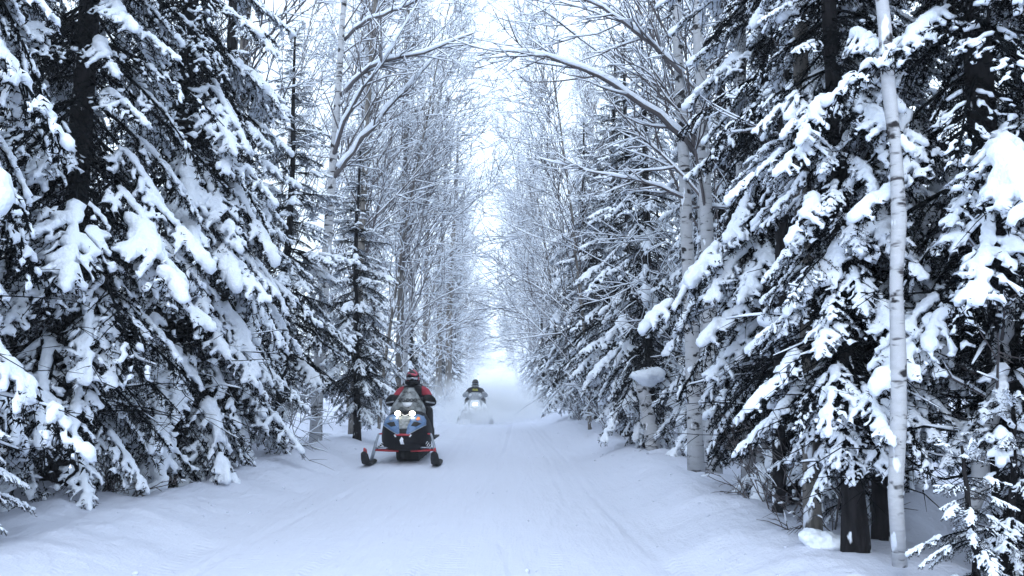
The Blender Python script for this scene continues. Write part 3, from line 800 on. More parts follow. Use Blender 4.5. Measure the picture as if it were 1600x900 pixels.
for i, (bx, by, tx, d, r, lab) in enumerate([(1170, 770, 1160, 8.7, 0.075, 'birch trunk right of the white pair, first of the two thin ones'),
                                             (1188, 775, 1196, 8.5, 0.062, 'birch trunk right of the white pair, second of the two thin ones'),
                                             (1270, 835, 1255, 5.8, 0.062, 'scaly grey birch trunk beside the snow-capped stump')]):
    base, ms = bent(43 + i, [(bx, by, d), ((bx * 2 + tx) / 3, 600, d), (tx, 300, d), (tx - 6, -100, d), (tx - 15, -900, d)], r, r * 0.6, M_BIRCH if i < 2 else M_ASPEN)
    plant('birch_tree', ms, base, 0, 1, lab, 'roadside birches')
for i, (bx, by, tx, d, r, lab) in enumerate([(1216, 800, 1225, 6.9, 0.06, 'dark trunk standing right of the two thin birches'),
                                             (700, 628, 712, 38, 0.17, 'right one of two tall grey trunks behind the near rider'),
                                             (685, 628, 694, 40, 0.17, 'left one of two tall grey trunks behind the near rider')]):
    base, ms = bent(50 + i, [(bx, by, d), (bx + (tx - bx) * 0.3, by - 200, d), (tx, 330 if d > 20 else 300, d), (tx + 4 if d > 20 else tx, 190 if d > 20 else -500, d)], r, r * (0.25 if d > 20 else 0.6), M_DARK if d < 20 else M_ASPEN)
    plant('bare_tree', ms, base, 0, 1, lab, 'dark trunks')

# snow-capped leaning birch stump on the right, and a low stump at the near bank
base, ms = bent(60, [(1022, 705, 13.4), (1012, 650, 13.4), (1004, 605, 13.4)], 0.12, 0.105, M_BIRCH)
e = empty('birch_stump', base); obj('trunk', ms[0], e)
rng = np.random.default_rng(5)
bl = [((rng.normal(0, 0.11), rng.normal(0, 0.10), rng.uniform(-0.10, 0.06)), (1, rng.uniform(-1, 1), rng.uniform(-0.5, 0.2)), rng.uniform(0.10, 0.22), rng.uniform(0.09, 0.17), rng.uniform(0.07, 0.13)) for _ in range(11)]
V, T = snow_union(bl, 0.02, 2500, 3)
oc = obj('snow_cap', mesh_np('snow_cap', V + (at(1012, 585, 13.4) - base), T, None, M_SNOW, True), e)
tag(e, 'broken leaning birch stump wearing a mushroom cap of snow', 'stump')
e = empty('stump', (2.12, 5.6, gz(2.12, 5.6) - 0.13)); g = Geo()
g.tube([(0, 0, -0.2), (0, 0, 0.05), (0.01, 0, 0.16)], (0.10, 0.09, 0.085), 12); obj('trunk', g.mesh('stump_trunk', M_DARK, True), e)
bl = [((rng.normal(0, 0.04), rng.normal(0, 0.04), 0.17 + rng.uniform(-0.04, 0.03)), (1, 0.3, 0), 0.10, 0.09, 0.055) for _ in range(5)]
V, T = snow_union(bl, 0.015, 2000, 3); obj('snow_cap', mesh_np('snow_cap', V, T, None, M_SNOW, True), e)
tag(e, 'low dark stump with a round snow cap at the right bank', 'stump')

# big pillows of snow caught in the right spruces
def pillow(px, py, d, n, s, label, seed):
    rng = np.random.default_rng(seed); c = at(px, py, d)
    bl = [((rng.normal(0, s * 0.55), rng.normal(0, s * 0.35), rng.normal(0, s * 0.22)), (1, rng.uniform(-.4, .4), rng.uniform(-.4, .1)), s * rng.uniform(.6, 1), s * rng.uniform(.5, .8), s * rng.uniform(.42, .62)) for _ in range(n)]
    V, T = snow_union(bl, s * 0.09, 2500, 3)
    o = obj('snow_clump', mesh_np('snow_clump', V, T, None, M_SNOW, True)); o.location = c
    return tag(o, label, 'snow clump', 'snow pillows in the spruces')
pillow(1242, 505, 6.7, 5, 0.14, 'round white ball of snow hanging in the right spruce', 1)
pillow(1310, 520, 6.6, 5, 0.14, 'grey-white snow pillow right of the hanging snow ball', 2)

# shrubs
for i, (x, y, rz, s, ms, lab) in enumerate([
        (2.35, 7.3, 0.5, 0.8, SH_BARE, 'bare thin shrub reaching over the right bank by the birches'),
        (2.5, 6.3, 2.5, 0.75, SH_BARE, 'bare twiggy shrub between the dark trunks on the right'),
        (-4.3, 7.0, 1.1, 0.8, SH_BARE, 'bare dark shrub under the left spruces by the bank'),
        (-4.0, 8.7, 4.2, 1.0, SH_BARE, 'bare shrub beside the straight black trunk on the left'),
        (-3.6, 13.4, 2.2, 0.8, SH_B, 'snowy shrub on the left bank before the young spruce')]):
    plant('shrub', ms, P(x, y), rz, s, lab, 'shrubs', 'shrub', ('stems', 'snow_load'))

# ------------------------------------------------------------------ rows of trees running down the trail
rng = np.random.default_rng(77)
ORD = ('first second third fourth fifth sixth seventh eighth ninth tenth eleventh twelfth thirteenth fourteenth fifteenth sixteenth seventeenth '
       'eighteenth nineteenth twentieth').split()
LOOK = {'spruce_tree': 'snowy spruce', 'birch_tree': 'bare white-barked birch', 'alder_tree': 'fine-twigged bare alder', 'aspen_tree': 'grey-barked aspen', 'shrub': 'snowy arching shrub'}
KINDS = {'spruce_tree': [SP_YOUNG, SP_THIN, SP_LADEN], 'birch_tree': [BI_TALL, BI_ARCH, BI_FINE], 'alder_tree': [AL_FINE], 'aspen_tree': [AS_TALL], 'shrub': [SH_A, SH_B]}
def row(where, side, x, y0, y1, step0, grow_, weights, jx, smin=0.75, smax=1.1):
    y, st = y0, step0
    kinds = list(KINDS); cnt = {k: 0 for k in kinds}
    while y < y1:
        k = kinds[rng.choice(5, p=weights)]
        ms = KINDS[k][rng.integers(len(KINDS[k]))]
        xx = side * (x + rng.uniform(-jx, jx)) + (-0.55)
        s = rng.uniform(smin, smax)
        yy = y + rng.uniform(-0.3, 0.3) * st
        sd = 'left' if side < 0 else 'right'
        lab = '%s %s counting back from the camera %s the %s bank' % (ORD[min(19, cnt[k])], LOOK[k], where, sd); cnt[k] += 1
        grp = LOOK[k] + ' row ' + sd
        tl = (rng.normal(0, 0.025), rng.normal(0.012, 0.025) if k != 'spruce_tree' else rng.normal(0, 0.02))
        rz = (0 if side < 0 else math.pi) + rng.uniform(-0.9, 0.9)
        if k == 'shrub': plant(k, ms, P(xx, yy), rz, s, lab, grp, 'shrub', ('stems', 'snow_load'))
        else: plant(k, ms, P(xx, yy), rz, s, lab, grp, tilt=tl)
        y += st * rng.uniform(0.8, 1.2); st *= grow_
# spruce, birch, alder, aspen, shrub
row('lining', -1, 2.7, 19.0, 105, 2.0, 1.035, (0.17, 0.24, 0.33, 0.08, 0.18), 0.35)
row('lining', 1, 2.75, 30.0, 105, 2.1, 1.035, (0.24, 0.14, 0.30, 0.04, 0.28), 0.35)
row('just behind', -1, 4.8, 15, 85, 4.2, 1.045, (0.30, 0.40, 0.20, 0.10, 0.0), 0.7)
row('just behind', 1, 4.8, 12.5, 85, 4.2, 1.045, (0.36, 0.40, 0.18, 0.06, 0.0), 0.7)
KINDS['spruce_tree'] = [SP_YOUNG, SP_LADEN]
row('deeper behind', -1, 8.0, 9, 55, 3.4, 1.04, (0.80, 0.12, 0.08, 0.0, 0.0), 1.3, 0.6, 0.95)
row('deeper behind', 1, 8.0, 7, 55, 3.4, 1.04, (0.80, 0.12, 0.08, 0.0, 0.0), 1.3, 0.6, 0.95)
row('far behind', -1, 13.0, 11, 60, 5.0, 1.04, (0.9, 0.1, 0.0, 0.0, 0.0), 1.8, 0.7, 1.1)
row('far behind', 1, 13.0, 9, 60, 5.0, 1.04, (0.9, 0.1, 0.0, 0.0, 0.0), 1.8, 0.7, 1.1)

# ------------------------------------------------------------------ snowmobiles
M_BLACK = plain('black_plastic', (0.007, 0.007, 0.009), 0.6, spec=0.2, noise=0.4, nscale=18)
M_RUBBER = plain('black_rubber', (0.010, 0.010, 0.011), 0.8, noise=0.3, nscale=30, bump=0.3)
M_BLUE = plain('blue_gloss_plastic', (0.085, 0.16, 0.30), 0.35, noise=0.2, nscale=14)
M_RED = plain('red_painted_steel', (0.42, 0.03, 0.045), 0.4, noise=0.2, nscale=25)
M_STEEL = plain('grey_steel', (0.30, 0.34, 0.40), 0.35, 0.6, noise=0.15, nscale=20)
M_GREYP = plain('frosted_grey_plastic', (0.20, 0.215, 0.22), 0.55, noise=0.5, nscale=22)
M_WHITEP = plain('white_plastic', (0.72, 0.75, 0.80), 0.4, noise=0.08, nscale=10)
M_MIDP = plain('mid_grey_plastic', (0.26, 0.28, 0.31), 0.45, noise=0.3, nscale=16)
M_ORANGE = plain('orange_decal', (0.75, 0.22, 0.06), 0.5)
M_FROST = snow_mat('stuck_snow', (0.82, 0.86, 0.92), 14, 30, 0.02)
def emit(name, col, s):
    m, nt, p = new_mat(name)
    p.inputs['Base Color'].default_value = (0.9, 0.9, 0.85, 1)
    p.inputs['Emission Color'].default_value = (*col, 1); p.inputs['Emission Strength'].default_value = s
    return m
M_LAMP = emit('headlight_glow', (1.0, 0.97, 0.80), 12.0)
M_DRL = emit('running_light', (1.0, 0.98, 0.9), 0.5)
M_LAMP_Y = emit('headlight_glow_warm', (0.95, 1.0, 0.72), 7.0)
m, nt, p = new_mat('smoked_windshield')
p.inputs['Base Color'].default_value = (0.30, 0.32, 0.33, 1); p.inputs['Roughness'].default_value = 0.25; p.inputs['Alpha'].default_value = 0.72
tc = nt.nodes.new('ShaderNodeTexCoord'); n_ = nt.nodes.new('ShaderNodeTexNoise'); n_.inputs['Scale'].default_value = 9; n_.inputs['Detail'].default_value = 8
nt.links.new(tc.outputs['Object'], n_.inputs['Vector'])
cr = nt.nodes.new('ShaderNodeValToRGB'); cr.color_ramp.elements[0].position = 0.4; cr.color_ramp.elements[0].color = (0.10, 0.11, 0.11, 1)
cr.color_ramp.elements[1].position = 0.66; cr.color_ramp.elements[1].color = (0.42, 0.45, 0.47, 1)
nt.links.new(n_.outputs[0], cr.inputs[0]); nt.links.new(cr.outputs[0], p.inputs['Base Color'])
M_SHIELD = m

def loft(rings, cap=True):
    rings = np.asarray(rings, float); n, k = rings.shape[:2]
    V = rings.reshape(-1, 3)
    i = np.arange(n - 1)[:, None] * k; j = np.arange(k)[None, :]; q = (j + 1) % k
    Q = np.stack([i + j, i + q, i + k + q, i + k + j], -1).reshape(-1, 4)
    T = []
    if cap:
        V = np.concatenate([V, rings[0].mean(0)[None], rings[-1].mean(0)[None]])
        for a in range(k):
            b = (a + 1) % k
            T.append((n * k, b, a)); T.append((n * k + 1, (n - 1) * k + a, (n - 1) * k + b))
    return V, T, Q

def superring(y, hw, z0, z1, k=28, e=0.7, taper=0.0):
    th = np.linspace(0, 2 * math.pi, k, endpoint=False)
    c, s = np.cos(th), np.sin(th)
    x = np.sign(c) * np.abs(c) ** e * hw; z = np.sign(s) * np.abs(s) ** e
    zz = (z0 + z1) / 2 + z * (z1 - z0) / 2
    x = x * (1 - taper * np.clip(z, 0, 1))
    return np.stack([x, np.full(k, y), zz], 1)

def part(name, g, mat, parent, smooth=True):
    o = obj(name, g.mesh(name, mat, smooth), parent)
    if smooth:
        o.data.polygons.foreach_set('use_smooth', [True] * len(o.data.polygons))
    return o

def box_geo(g, c, s, rot=None):
    V = np.array([(x, y, z) for x in (-.5, .5) for y in (-.5, .5) for z in (-.5, .5)]) * np.array(s)
    if rot is not None: V = V @ np.array(rot).T
    Q = [(0, 1, 3, 2), (4, 6, 7, 5), (0, 4, 5, 1), (2, 3, 7, 6), (0, 2, 6, 4), (1, 5, 7, 3)]
    g.add(V + np.array(c), None, Q)

def skin_panel(name, poly, bvh, off, mat, parent, thick=0.012, cuts=3, mirror=False):
    """a moulded panel: outline in (x, z) seen from the front, wrapped on the body surface"""
    bm = bmesh.new()
    vs = [bm.verts.new((x * (-1 if mirror else 1), 0, z)) for x, z in poly]
    f = bm.faces.new(vs)
    bmesh.ops.triangulate(bm, faces=[f])
    for _ in range(cuts):
        bmesh.ops.subdivide_edges(bm, edges=[e for e in bm.edges if e.calc_length() > 0.035], cuts=1)
        bmesh.ops.triangulate(bm, faces=bm.faces[:])
    last = 0.0
    for v in bm.verts:
        hit = bvh.ray_cast(Vector((v.co.x, -2, v.co.z)), Vector((0, 1, 0)))
        if hit[0] is None: hit = bvh.find_nearest(Vector((v.co.x, 0.1, v.co.z)))
        v.co.y = min(hit[0].y, 0.6) - off
    bmesh.ops.recalc_face_normals(bm, faces=bm.faces[:])
    if sum(f.normal.y for f in bm.faces) > 0: bmesh.ops.reverse_faces(bm, faces=bm.faces[:])
    me = bpy.data.meshes.new(name); bm.to_mesh(me); bm.free(); me.materials.append(mat)
    o = obj(name, me, parent)
    so = o.modifiers.new('t', 'SOLIDIFY'); so.thickness = thick; so.offset = -1
    return o

def text_plate(name, s, size, loc, rot, mat, parent):
    c = bpy.data.curves.new(name, 'FONT'); c.body = s; c.size = size; c.align_x = 'CENTER'; c.align_y = 'CENTER'; c.extrude = 0.002; c.offset = size * 0.035
    t = obj('tmp_text', c)
    dg = bpy.context.evaluated_depsgraph_get()
    me = bpy.data.meshes.new_from_object(t.evaluated_get(dg)); bpy.data.objects.remove(t)
    me.materials.clear(); me.materials.append(mat)
    o = obj(name, me, parent); o.location = loc; o.rotation_euler = rot
    return o

def make_sled(style):
    e = empty('snowmobile')
    a = style == 'blue'
    main, lower = (M_BLUE, M_BLACK) if a else (M_WHITEP, M_MIDP)
    # belly pan and side pods, one shell
    if a:
        rings = [superring(-0.20, 0.13, 0.38, 0.52, e=.5), superring(-0.14, 0.24, 0.30, 0.61, e=.5), superring(-0.02, 0.36, 0.22, 0.72, e=.45), superring(0.12, 0.40, 0.20, 0.81, e=.5, taper=.14),
                 superring(0.35, 0.425, 0.19, 0.87, e=.55, taper=.22), superring(0.65, 0.40, 0.18, 0.90, taper=.3), superring(0.95, 0.34, 0.22, 0.84, taper=.35), superring(1.15, 0.22, 0.28, 0.74, taper=.3)]
    else:
        rings = [superring(-0.22, 0.08, 0.40, 0.54), superring(-0.16, 0.17, 0.30, 0.64), superring(-0.04, 0.26, 0.22, 0.76), superring(0.12, 0.36, 0.18, 0.86, taper=.25),
                 superring(0.35, 0.44, 0.16, 0.90, taper=.4), superring(0.65, 0.45, 0.18, 0.90, taper=.45), superring(0.95, 0.36, 0.22, 0.84, taper=.4), superring(1.15, 0.22, 0.28, 0.74, taper=.3)]
    V, T, Q = loft(rings); g = Geo(); g.add(V, T, Q)
    shell = part('body_shell', g, lower, e)
    sub = shell.modifiers.new('s', 'SUBSURF'); sub.levels = sub.render_levels = 1
    bvh = BVHTree.FromPolygons([tuple(v) for v in V], [tuple(int(i) for i in q) for q in Q] + [tuple(t) for t in T])
    if a:
        side = [(0.055, 0.50), (0.065, 0.60), (0.105, 0.74), (0.10, 0.79), (0.20, 0.80), (0.30, 0.765), (0.345, 0.70), (0.35, 0.635), (0.23, 0.575), (0.13, 0.52), (0.09, 0.495)]
        for mir in (False, True):
            skin_panel('hood_panel', side, bvh, 0.022, M_BLUE, e, mirror=mir)
            skin_panel('hood_trim', [(0.050, 0.49), (0.09, 0.485), (0.24, 0.565), (0.355, 0.625), (0.355, 0.637), (0.24, 0.578), (0.09, 0.497)], bvh, 0.028, M_STEEL, e, mirror=mir)
            v = skin_panel('air_vent', [(0.125, 0.63), (0.16, 0.685), (0.22, 0.68), (0.285, 0.655), (0.20, 0.615)], bvh, 0.036, M_RUBBER, e, mirror=mir)
            skin_panel('decal', [(0.19, 0.715), (0.205, 0.76), (0.245, 0.755), (0.255, 0.72), (0.225, 0.705)], bvh, 0.036, M_ORANGE if not mir else M_MIDP, e, 0.003, mirror=mir)
            skin_panel('front_fog_clip', [(0.10, 0.455), (0.125, 0.49), (0.145, 0.48), (0.12, 0.445)], bvh, 0.03, M_WHITEP, e, mirror=mir)
        skin_panel('nose_panel', [(-0.060, 0.58), (-0.095, 0.74), (-0.085, 0.775), (0.085, 0.775), (0.095, 0.74), (0.060, 0.58)], bvh, 0.020, M_GREYP, e)
        skin_panel('air_intake', [(-0.055, 0.50), (-0.055, 0.57), (0.055, 0.57), (0.055, 0.50)], bvh, 0.014, M_RUBBER, e)
        skin_panel('snow_splash', [(-0.035, 0.33), (-0.05, 0.40), (-0.02, 0.45), (0.0, 0.43), (-0.01, 0.37), (0.02, 0.33)], bvh, 0.016, M_FROST, e, 0.01)
        lamps = [(-0.118, 0.805), (0.118, 0.805)]
        for lx, lz in lamps:
            h = bvh.ray_cast(Vector((lx, -2, lz - 0.02)), Vector((0, 1, 0)))[0]
            yy = h.y if h else 0.12
            hl = empty('headlight'); hl.parent = e; hl.location = (lx, yy - 0.060, lz + 0.008)
            IV, IF = ico(3); gg = Geo(); gg.add(IV * (0.046, 0.026, 0.042), IF); part('lens', gg, M_LAMP, hl)
            gb = Geo(); gb.tube([(0, 0.0, 0), (0, 0.07, 0)], (0.052, 0.05), 20, True, 0.86); part('housing', gb, M_BLACK, hl)
        gq = Geo(); gq.tube([(-0.06, -0.0, 0.80), (0, -0.02, 0.775), (0.06, -0.0, 0.80)], 0.004, 6)
        o = part('light_bar', gq, M_DRL, e); o.location.y = (bvh.ray_cast(Vector((0, -2, 0.78)), Vector((0, 1, 0)))[0] or Vector((0, 0.1, 0))).y - 0.03
    else:
        skin_panel('hood_panel', [(-0.10, 0.40), (-0.20, 0.55), (-0.17, 0.74), (-0.13, 0.83), (0.13, 0.83), (0.17, 0.74), (0.20, 0.55), (0.10, 0.40)], bvh, 0.022, M_WHITEP, e)
        skin_panel('nose_trim', [(-0.16, 0.60), (0, 0.54), (0.16, 0.60), (0.16, 0.615), (0, 0.56), (-0.16, 0.615)], bvh, 0.036, M_MIDP, e, 0.004)
        skin_panel('nose_trim', [(-0.14, 0.50), (0, 0.45), (0.14, 0.50), (0.14, 0.512), (0, 0.465), (-0.14, 0.512)], bvh, 0.036, M_MIDP, e, 0.004)
        for mir in (False, True):
            skin_panel('side_pod', [(0.225, 0.42), (0.22, 0.60), (0.26, 0.76), (0.33, 0.72), (0.41, 0.60), (0.42, 0.42), (0.33, 0.38)], bvh, 0.022, M_WHITEP, e, mirror=mir)
            skin_panel('air_vent', [(0.27, 0.46), (0.29, 0.60), (0.36, 0.58), (0.38, 0.46)], bvh, 0.036, M_MIDP, e, 0.004, mirror=mir)
        hl = empty('headlight'); hl.parent = e
        h = bvh.ray_cast(Vector((0, -2, 0.70)), Vector((0, 1, 0)))[0]
        hl.location = (0, h.y - 0.035, 0.70)
        gg = Geo(); gg.add(ico(3)[0] * (0.085, 0.03, 0.05), ico(3)[1]); part('lens', gg, M_LAMP_Y, hl)
        gb = Geo(); gb.tube([(0, 0, 0), (0, 0.06, 0)], (0.098, 0.09), 20, True, 0.62); part('housing', gb, M_BLACK, hl)
    # windshield: curved sheet with thickness, pointed top
    prof = [(0.30, 0.24, 0.80), (0.295, 0.26, 0.88), (0.25, 0.31, 0.97), (0.19, 0.36, 1.06), (0.125, 0.42, 1.16), (0.085, 0.46, 1.23)]
    if not a: prof = [(0.16, 0.16, 0.82), (0.26, 0.24, 0.93), (0.27, 0.28, 0.98), (0.20, 0.33, 1.04), (0.12, 0.37, 1.09)]
    Vw = []; k = 13
    for hw, y, z in prof:
        for i in range(k):
            s_ = -1 + 2 * i / (k - 1); Vw.append((hw * s_, y + 0.16 * abs(s_) ** 2.2 * hw / 0.3, z))
    Qw = [(r * k + i, r * k + i + 1, (r + 1) * k + i + 1, (r + 1) * k + i) for r in range(len(prof) - 1) for i in range(k - 1)]
    g = Geo(); g.add(np.array(Vw), None, Qw); w = part('windshield', g, M_SHIELD if a else M_MIDP, e)
    w.modifiers.new('t', 'SOLIDIFY').thickness = 0.006
    if a:
        text_plate('lettering', 'SKI-DOO', 0.078, (0.005, 0.318, 1.02), (R(62), 0, 0), M_BLACK, w)
        gp = Geo(); gp.add([(-0.085, 0.300, 0.985), (0.085, 0.300, 0.985), (0.055, 0.270, 0.925), (-0.055, 0.270, 0.925), (0, 0.26, 0.905)], [(3, 4, 2)], [(0, 3, 2, 1)])
        dc = part('decal', gp, M_WHITEP, w, False); dc.modifiers.new('t', 'SOLIDIFY').thickness = 0.003
    # skis with loops, spindles, arms, shocks
    for s in (-1, 1):
        sx = s * 0.545
        prof_s = [(-0.62, 0.225, 0.035), (-0.58, 0.20, 0.055), (-0.50, 0.12, 0.066), (-0.38, 0.045, 0.07), (-0.2, 0.012, 0.07), (0.1, 0.012, 0.068), (0.28, 0.02, 0.06), (0.32, 0.03, 0.05)]
        g = Geo()
        rings = [[(sx - w_, y, z), (sx - w_, y, z + 0.014), (sx - 0.3 * w_, y, z + 0.03), (sx + 0.3 * w_, y, z + 0.03), (sx + w_, y, z + 0.014), (sx + w_, y, z), (sx, y, z - 0.018)] for y, z, w_ in prof_s]
        g.add(*loft(rings)); ski = part('ski', g, M_RUBBER, e)
        gl = Geo(); gl.tube([(sx, -0.60, 0.225), (sx + s * 0.005, -0.56, 0.29), (sx, -0.45, 0.265), (sx, -0.36, 0.16), (sx, -0.30, 0.05)], 0.016, 8); part('ski_loop', gl, M_RED if a else M_BLACK, ski)
        g = Geo(); g.tube([(sx - s * 0.01, 0.02, 0.06), (sx - s * 0.045, 0.02, 0.20), (sx - s * 0.075, 0.03, 0.34), (sx - s * 0.115, 0.05, 0.47), (sx - s * 0.13, 0.06, 0.485)], (0.030, 0.027, 0.022, 0.018, 0.016), 10); part('spindle', g, M_STEEL if a else M_BLACK, e)
        g = Geo(); g.tube([(sx - s * 0.12, 0.05, 0.478), (s * 0.22, 0.06, 0.497), (s * 0.08, 0.10, 0.50)], 0.012, 8); g.tube([(sx - s * 0.12, 0.05, 0.478), (s * 0.24, 0.30, 0.50)], 0.012, 8); part('upper_control_arm', g, M_RED if a else M_BLACK, e)
        g = Geo(); g.tube([(sx - s * 0.04, 0.02, 0.225), (s * 0.24, 0.03, 0.21), (s * 0.10, 0.05, 0.205)], 0.016, 8); g.tube([(sx - s * 0.04, 0.02, 0.225), (s * 0.14, 0.32, 0.21)], 0.016, 8); part('lower_control_arm', g, M_RED if a else M_BLACK, e)
        g = Geo(); g.tube([(sx - s * 0.08, -0.03, 0.262), (s * 0.14, -0.02, 0.272)], 0.011, 8); part('tie_rod', g, M_STEEL, e)
        g = Geo(); g.tube([(sx - s * 0.09, 0.03, 0.24), (s * 0.20, 0.07, 0.47)], 0.015, 8); shock = part('shock_absorber', g, M_BLACK, e)
        th = np.linspace(0, 14 * math.pi, 90); f = np.linspace(0.08, 0.75, 90)
        p0, p1 = np.array((sx - s * 0.09, 0.03, 0.24)), np.array((s * 0.20, 0.07, 0.47)); ax = (p1 - p0) / np.linalg.norm(p1 - p0)
        uu = np.cross(ax, (0, 1, 0)); uu /= np.linalg.norm(uu); vv = np.cross(ax, uu)
        g = Geo(); g.tube(p0 + (p1 - p0) * f[:, None] + 0.030 * (np.cos(th)[:, None] * uu + np.sin(th)[:, None] * vv), 0.006, 5); part('coil_spring', g, M_WHITEP if a else M_BLACK, shock)
    g = Geo(); g.tube([(-0.15, -0.10, 0.485), (-0.10, -0.215, 0.482), (0.10, -0.215, 0.482), (0.15, -0.10, 0.485)], 0.017, 10); part('front_bumper', g, M_RED if a else M_BLACK, e)
    # handlebar with muffs, mirrors
    g = Geo(); g.tube([(-0.40, 0.80, 0.97), (-0.25, 0.74, 1.0), (-0.08, 0.70, 0.99), (0.08, 0.70, 0.99), (0.25, 0.74, 1.0), (0.40, 0.80, 0.97)], 0.013, 8); g.tube([(0, 0.70, 0.99), (0, 0.60, 0.80)], 0.03, 8); part('handlebar', g, M_BLACK, e)
    for s in (-1, 1):
        rr = []
        for f, hw, hz in ((0, 0.035, 0.06), (0.25, 0.06, 0.105), (0.6, 0.065, 0.105), (0.9, 0.045, 0.065), (1, 0.02, 0.02)):
            c = np.array((s * (0.22 + 0.22 * f), 0.66 + 0.10 * f, 1.005 - 0.03 * f + 0.02 * math.sin(f * 3)))
            th = np.linspace(0, 6.283, 14, endpoint=False)
            rr.append(c + np.stack([0 * th, np.cos(th) * hw * 1.2, np.sin(th) * hz], 1))
        g = Geo(); g.add(*loft(rr)); part('hand_guard', g, M_BLACK if a else M_MIDP, e)
        if a:
            g = Geo(); rr = [c_[:, :] for c_ in rr]; g.tube([rr[1][7] + (0, -0.012, -0.02), rr[2][7] + (0, -0.012, -0.03), rr[3][7] + (0, -0.012, -0.02)], 0.014, 6); part('guard_stripe', g, M_MIDP, e)
        if not a:
            g = Geo(); g.tube([(s * 0.12, 0.35, 1.0), (s * 0.19, 0.31, 0.97)], (0.02, 0.045), 10); part('mirror', g, M_WHITEP, e)
    # seat, tunnel, running boards, track
    V, T, Q = loft([superring(0.95, 0.14, 0.62, 0.78), superring(1.15, 0.17, 0.60, 0.80), superring(1.6, 0.19, 0.58, 0.82), superring(1.95, 0.18, 0.56, 0.86), superring(2.08, 0.13, 0.56, 0.80)])
    g = Geo(); g.add(V, T, Q); part('seat', g, M_BLACK, e)
    g = Geo(); g.add(*loft([superring(0.9, 0.21, 0.34, 0.60, e=.45), superring(2.55, 0.20, 0.40, 0.57, e=.45)])); tun = part('tunnel', g, lower, e)
    gt = Geo(); box_geo(gt, (0, 2.57, 0.47), (0.28, 0.02, 0.06)); part('tail_light', gt, M_RED, tun)
    for s in (-1, 1):
        g = Geo(); box_geo(g, (s * 0.29, 1.5, 0.33), (0.16, 1.35, 0.03)); o = part('running_board', g, M_BLACK, e, False)
    path = []
    for th in np.linspace(math.pi / 2, 3 * math.pi / 2, 9): path.append((0.55 + 0.16 * math.cos(th), 0.20 + 0.18 * math.sin(th)))
    for th in np.linspace(-math.pi / 2, math.pi / 2, 9): path.append((2.35 + 0.14 * math.cos(th), 0.16 + 0.14 * math.sin(th)))
    path = np.array(path); n = len(path)
    nx_ = np.gradient(path, axis=0); ctr = path.mean(0)
    inner = ctr + (path - ctr) * np.array((0.975, 0.85))
    rings = [[(-0.19, o_[0], o_[1]), (0.19, o_[0], o_[1]), (0.19, i_[0], i_[1]), (-0.19, i_[0], i_[1])] for o_, i_ in zip(path, inner)]
    rings.append(rings[0])
    g = Geo(); g.add(*loft(rings, False)); trk = part('track', g, M_RUBBER, e, False)
    gl = Geo()
    per = np.linspace(0, n - 1, 60)
    for f in per:
        i = min(n - 2, int(f)); q = path[i] + (path[i + 1] - path[i]) * (f - i); ou = (q - ctr) / np.linalg.norm(q - ctr)
        box_geo(gl, (0, q[0] + ou[0] * 0.012, q[1] + ou[1] * 0.012), (0.36, 0.02, 0.03))
    lg = part('track_lugs', gl, M_RUBBER, trk, False); lg['kind'] = 'stuff'
    return e

# ------------------------------------------------------------------ riders
def skin_mesh(name, verts, edges, radii, root=0, sub=2):
    me = bpy.data.meshes.new(name); me.from_pydata(verts, edges, [])
    o = obj('tmp_skin', me)
    md = o.modifiers.new('s', 'SKIN'); md.use_smooth_shade = True
    for i, sv in enumerate(me.skin_vertices[0].data):
        sv.radius = radii[i] if isinstance(radii[i], tuple) else (radii[i], radii[i]); sv.use_root = (i == root)
    ss = o.modifiers.new('u', 'SUBSURF'); ss.levels = ss.render_levels = sub
    dg = bpy.context.evaluated_depsgraph_get()
    m2 = bpy.data.meshes.new_from_object(o.evaluated_get(dg)); bpy.data.objects.remove(o)
    m2.polygons.foreach_set('use_smooth', [True] * len(m2.polygons))
    return m2

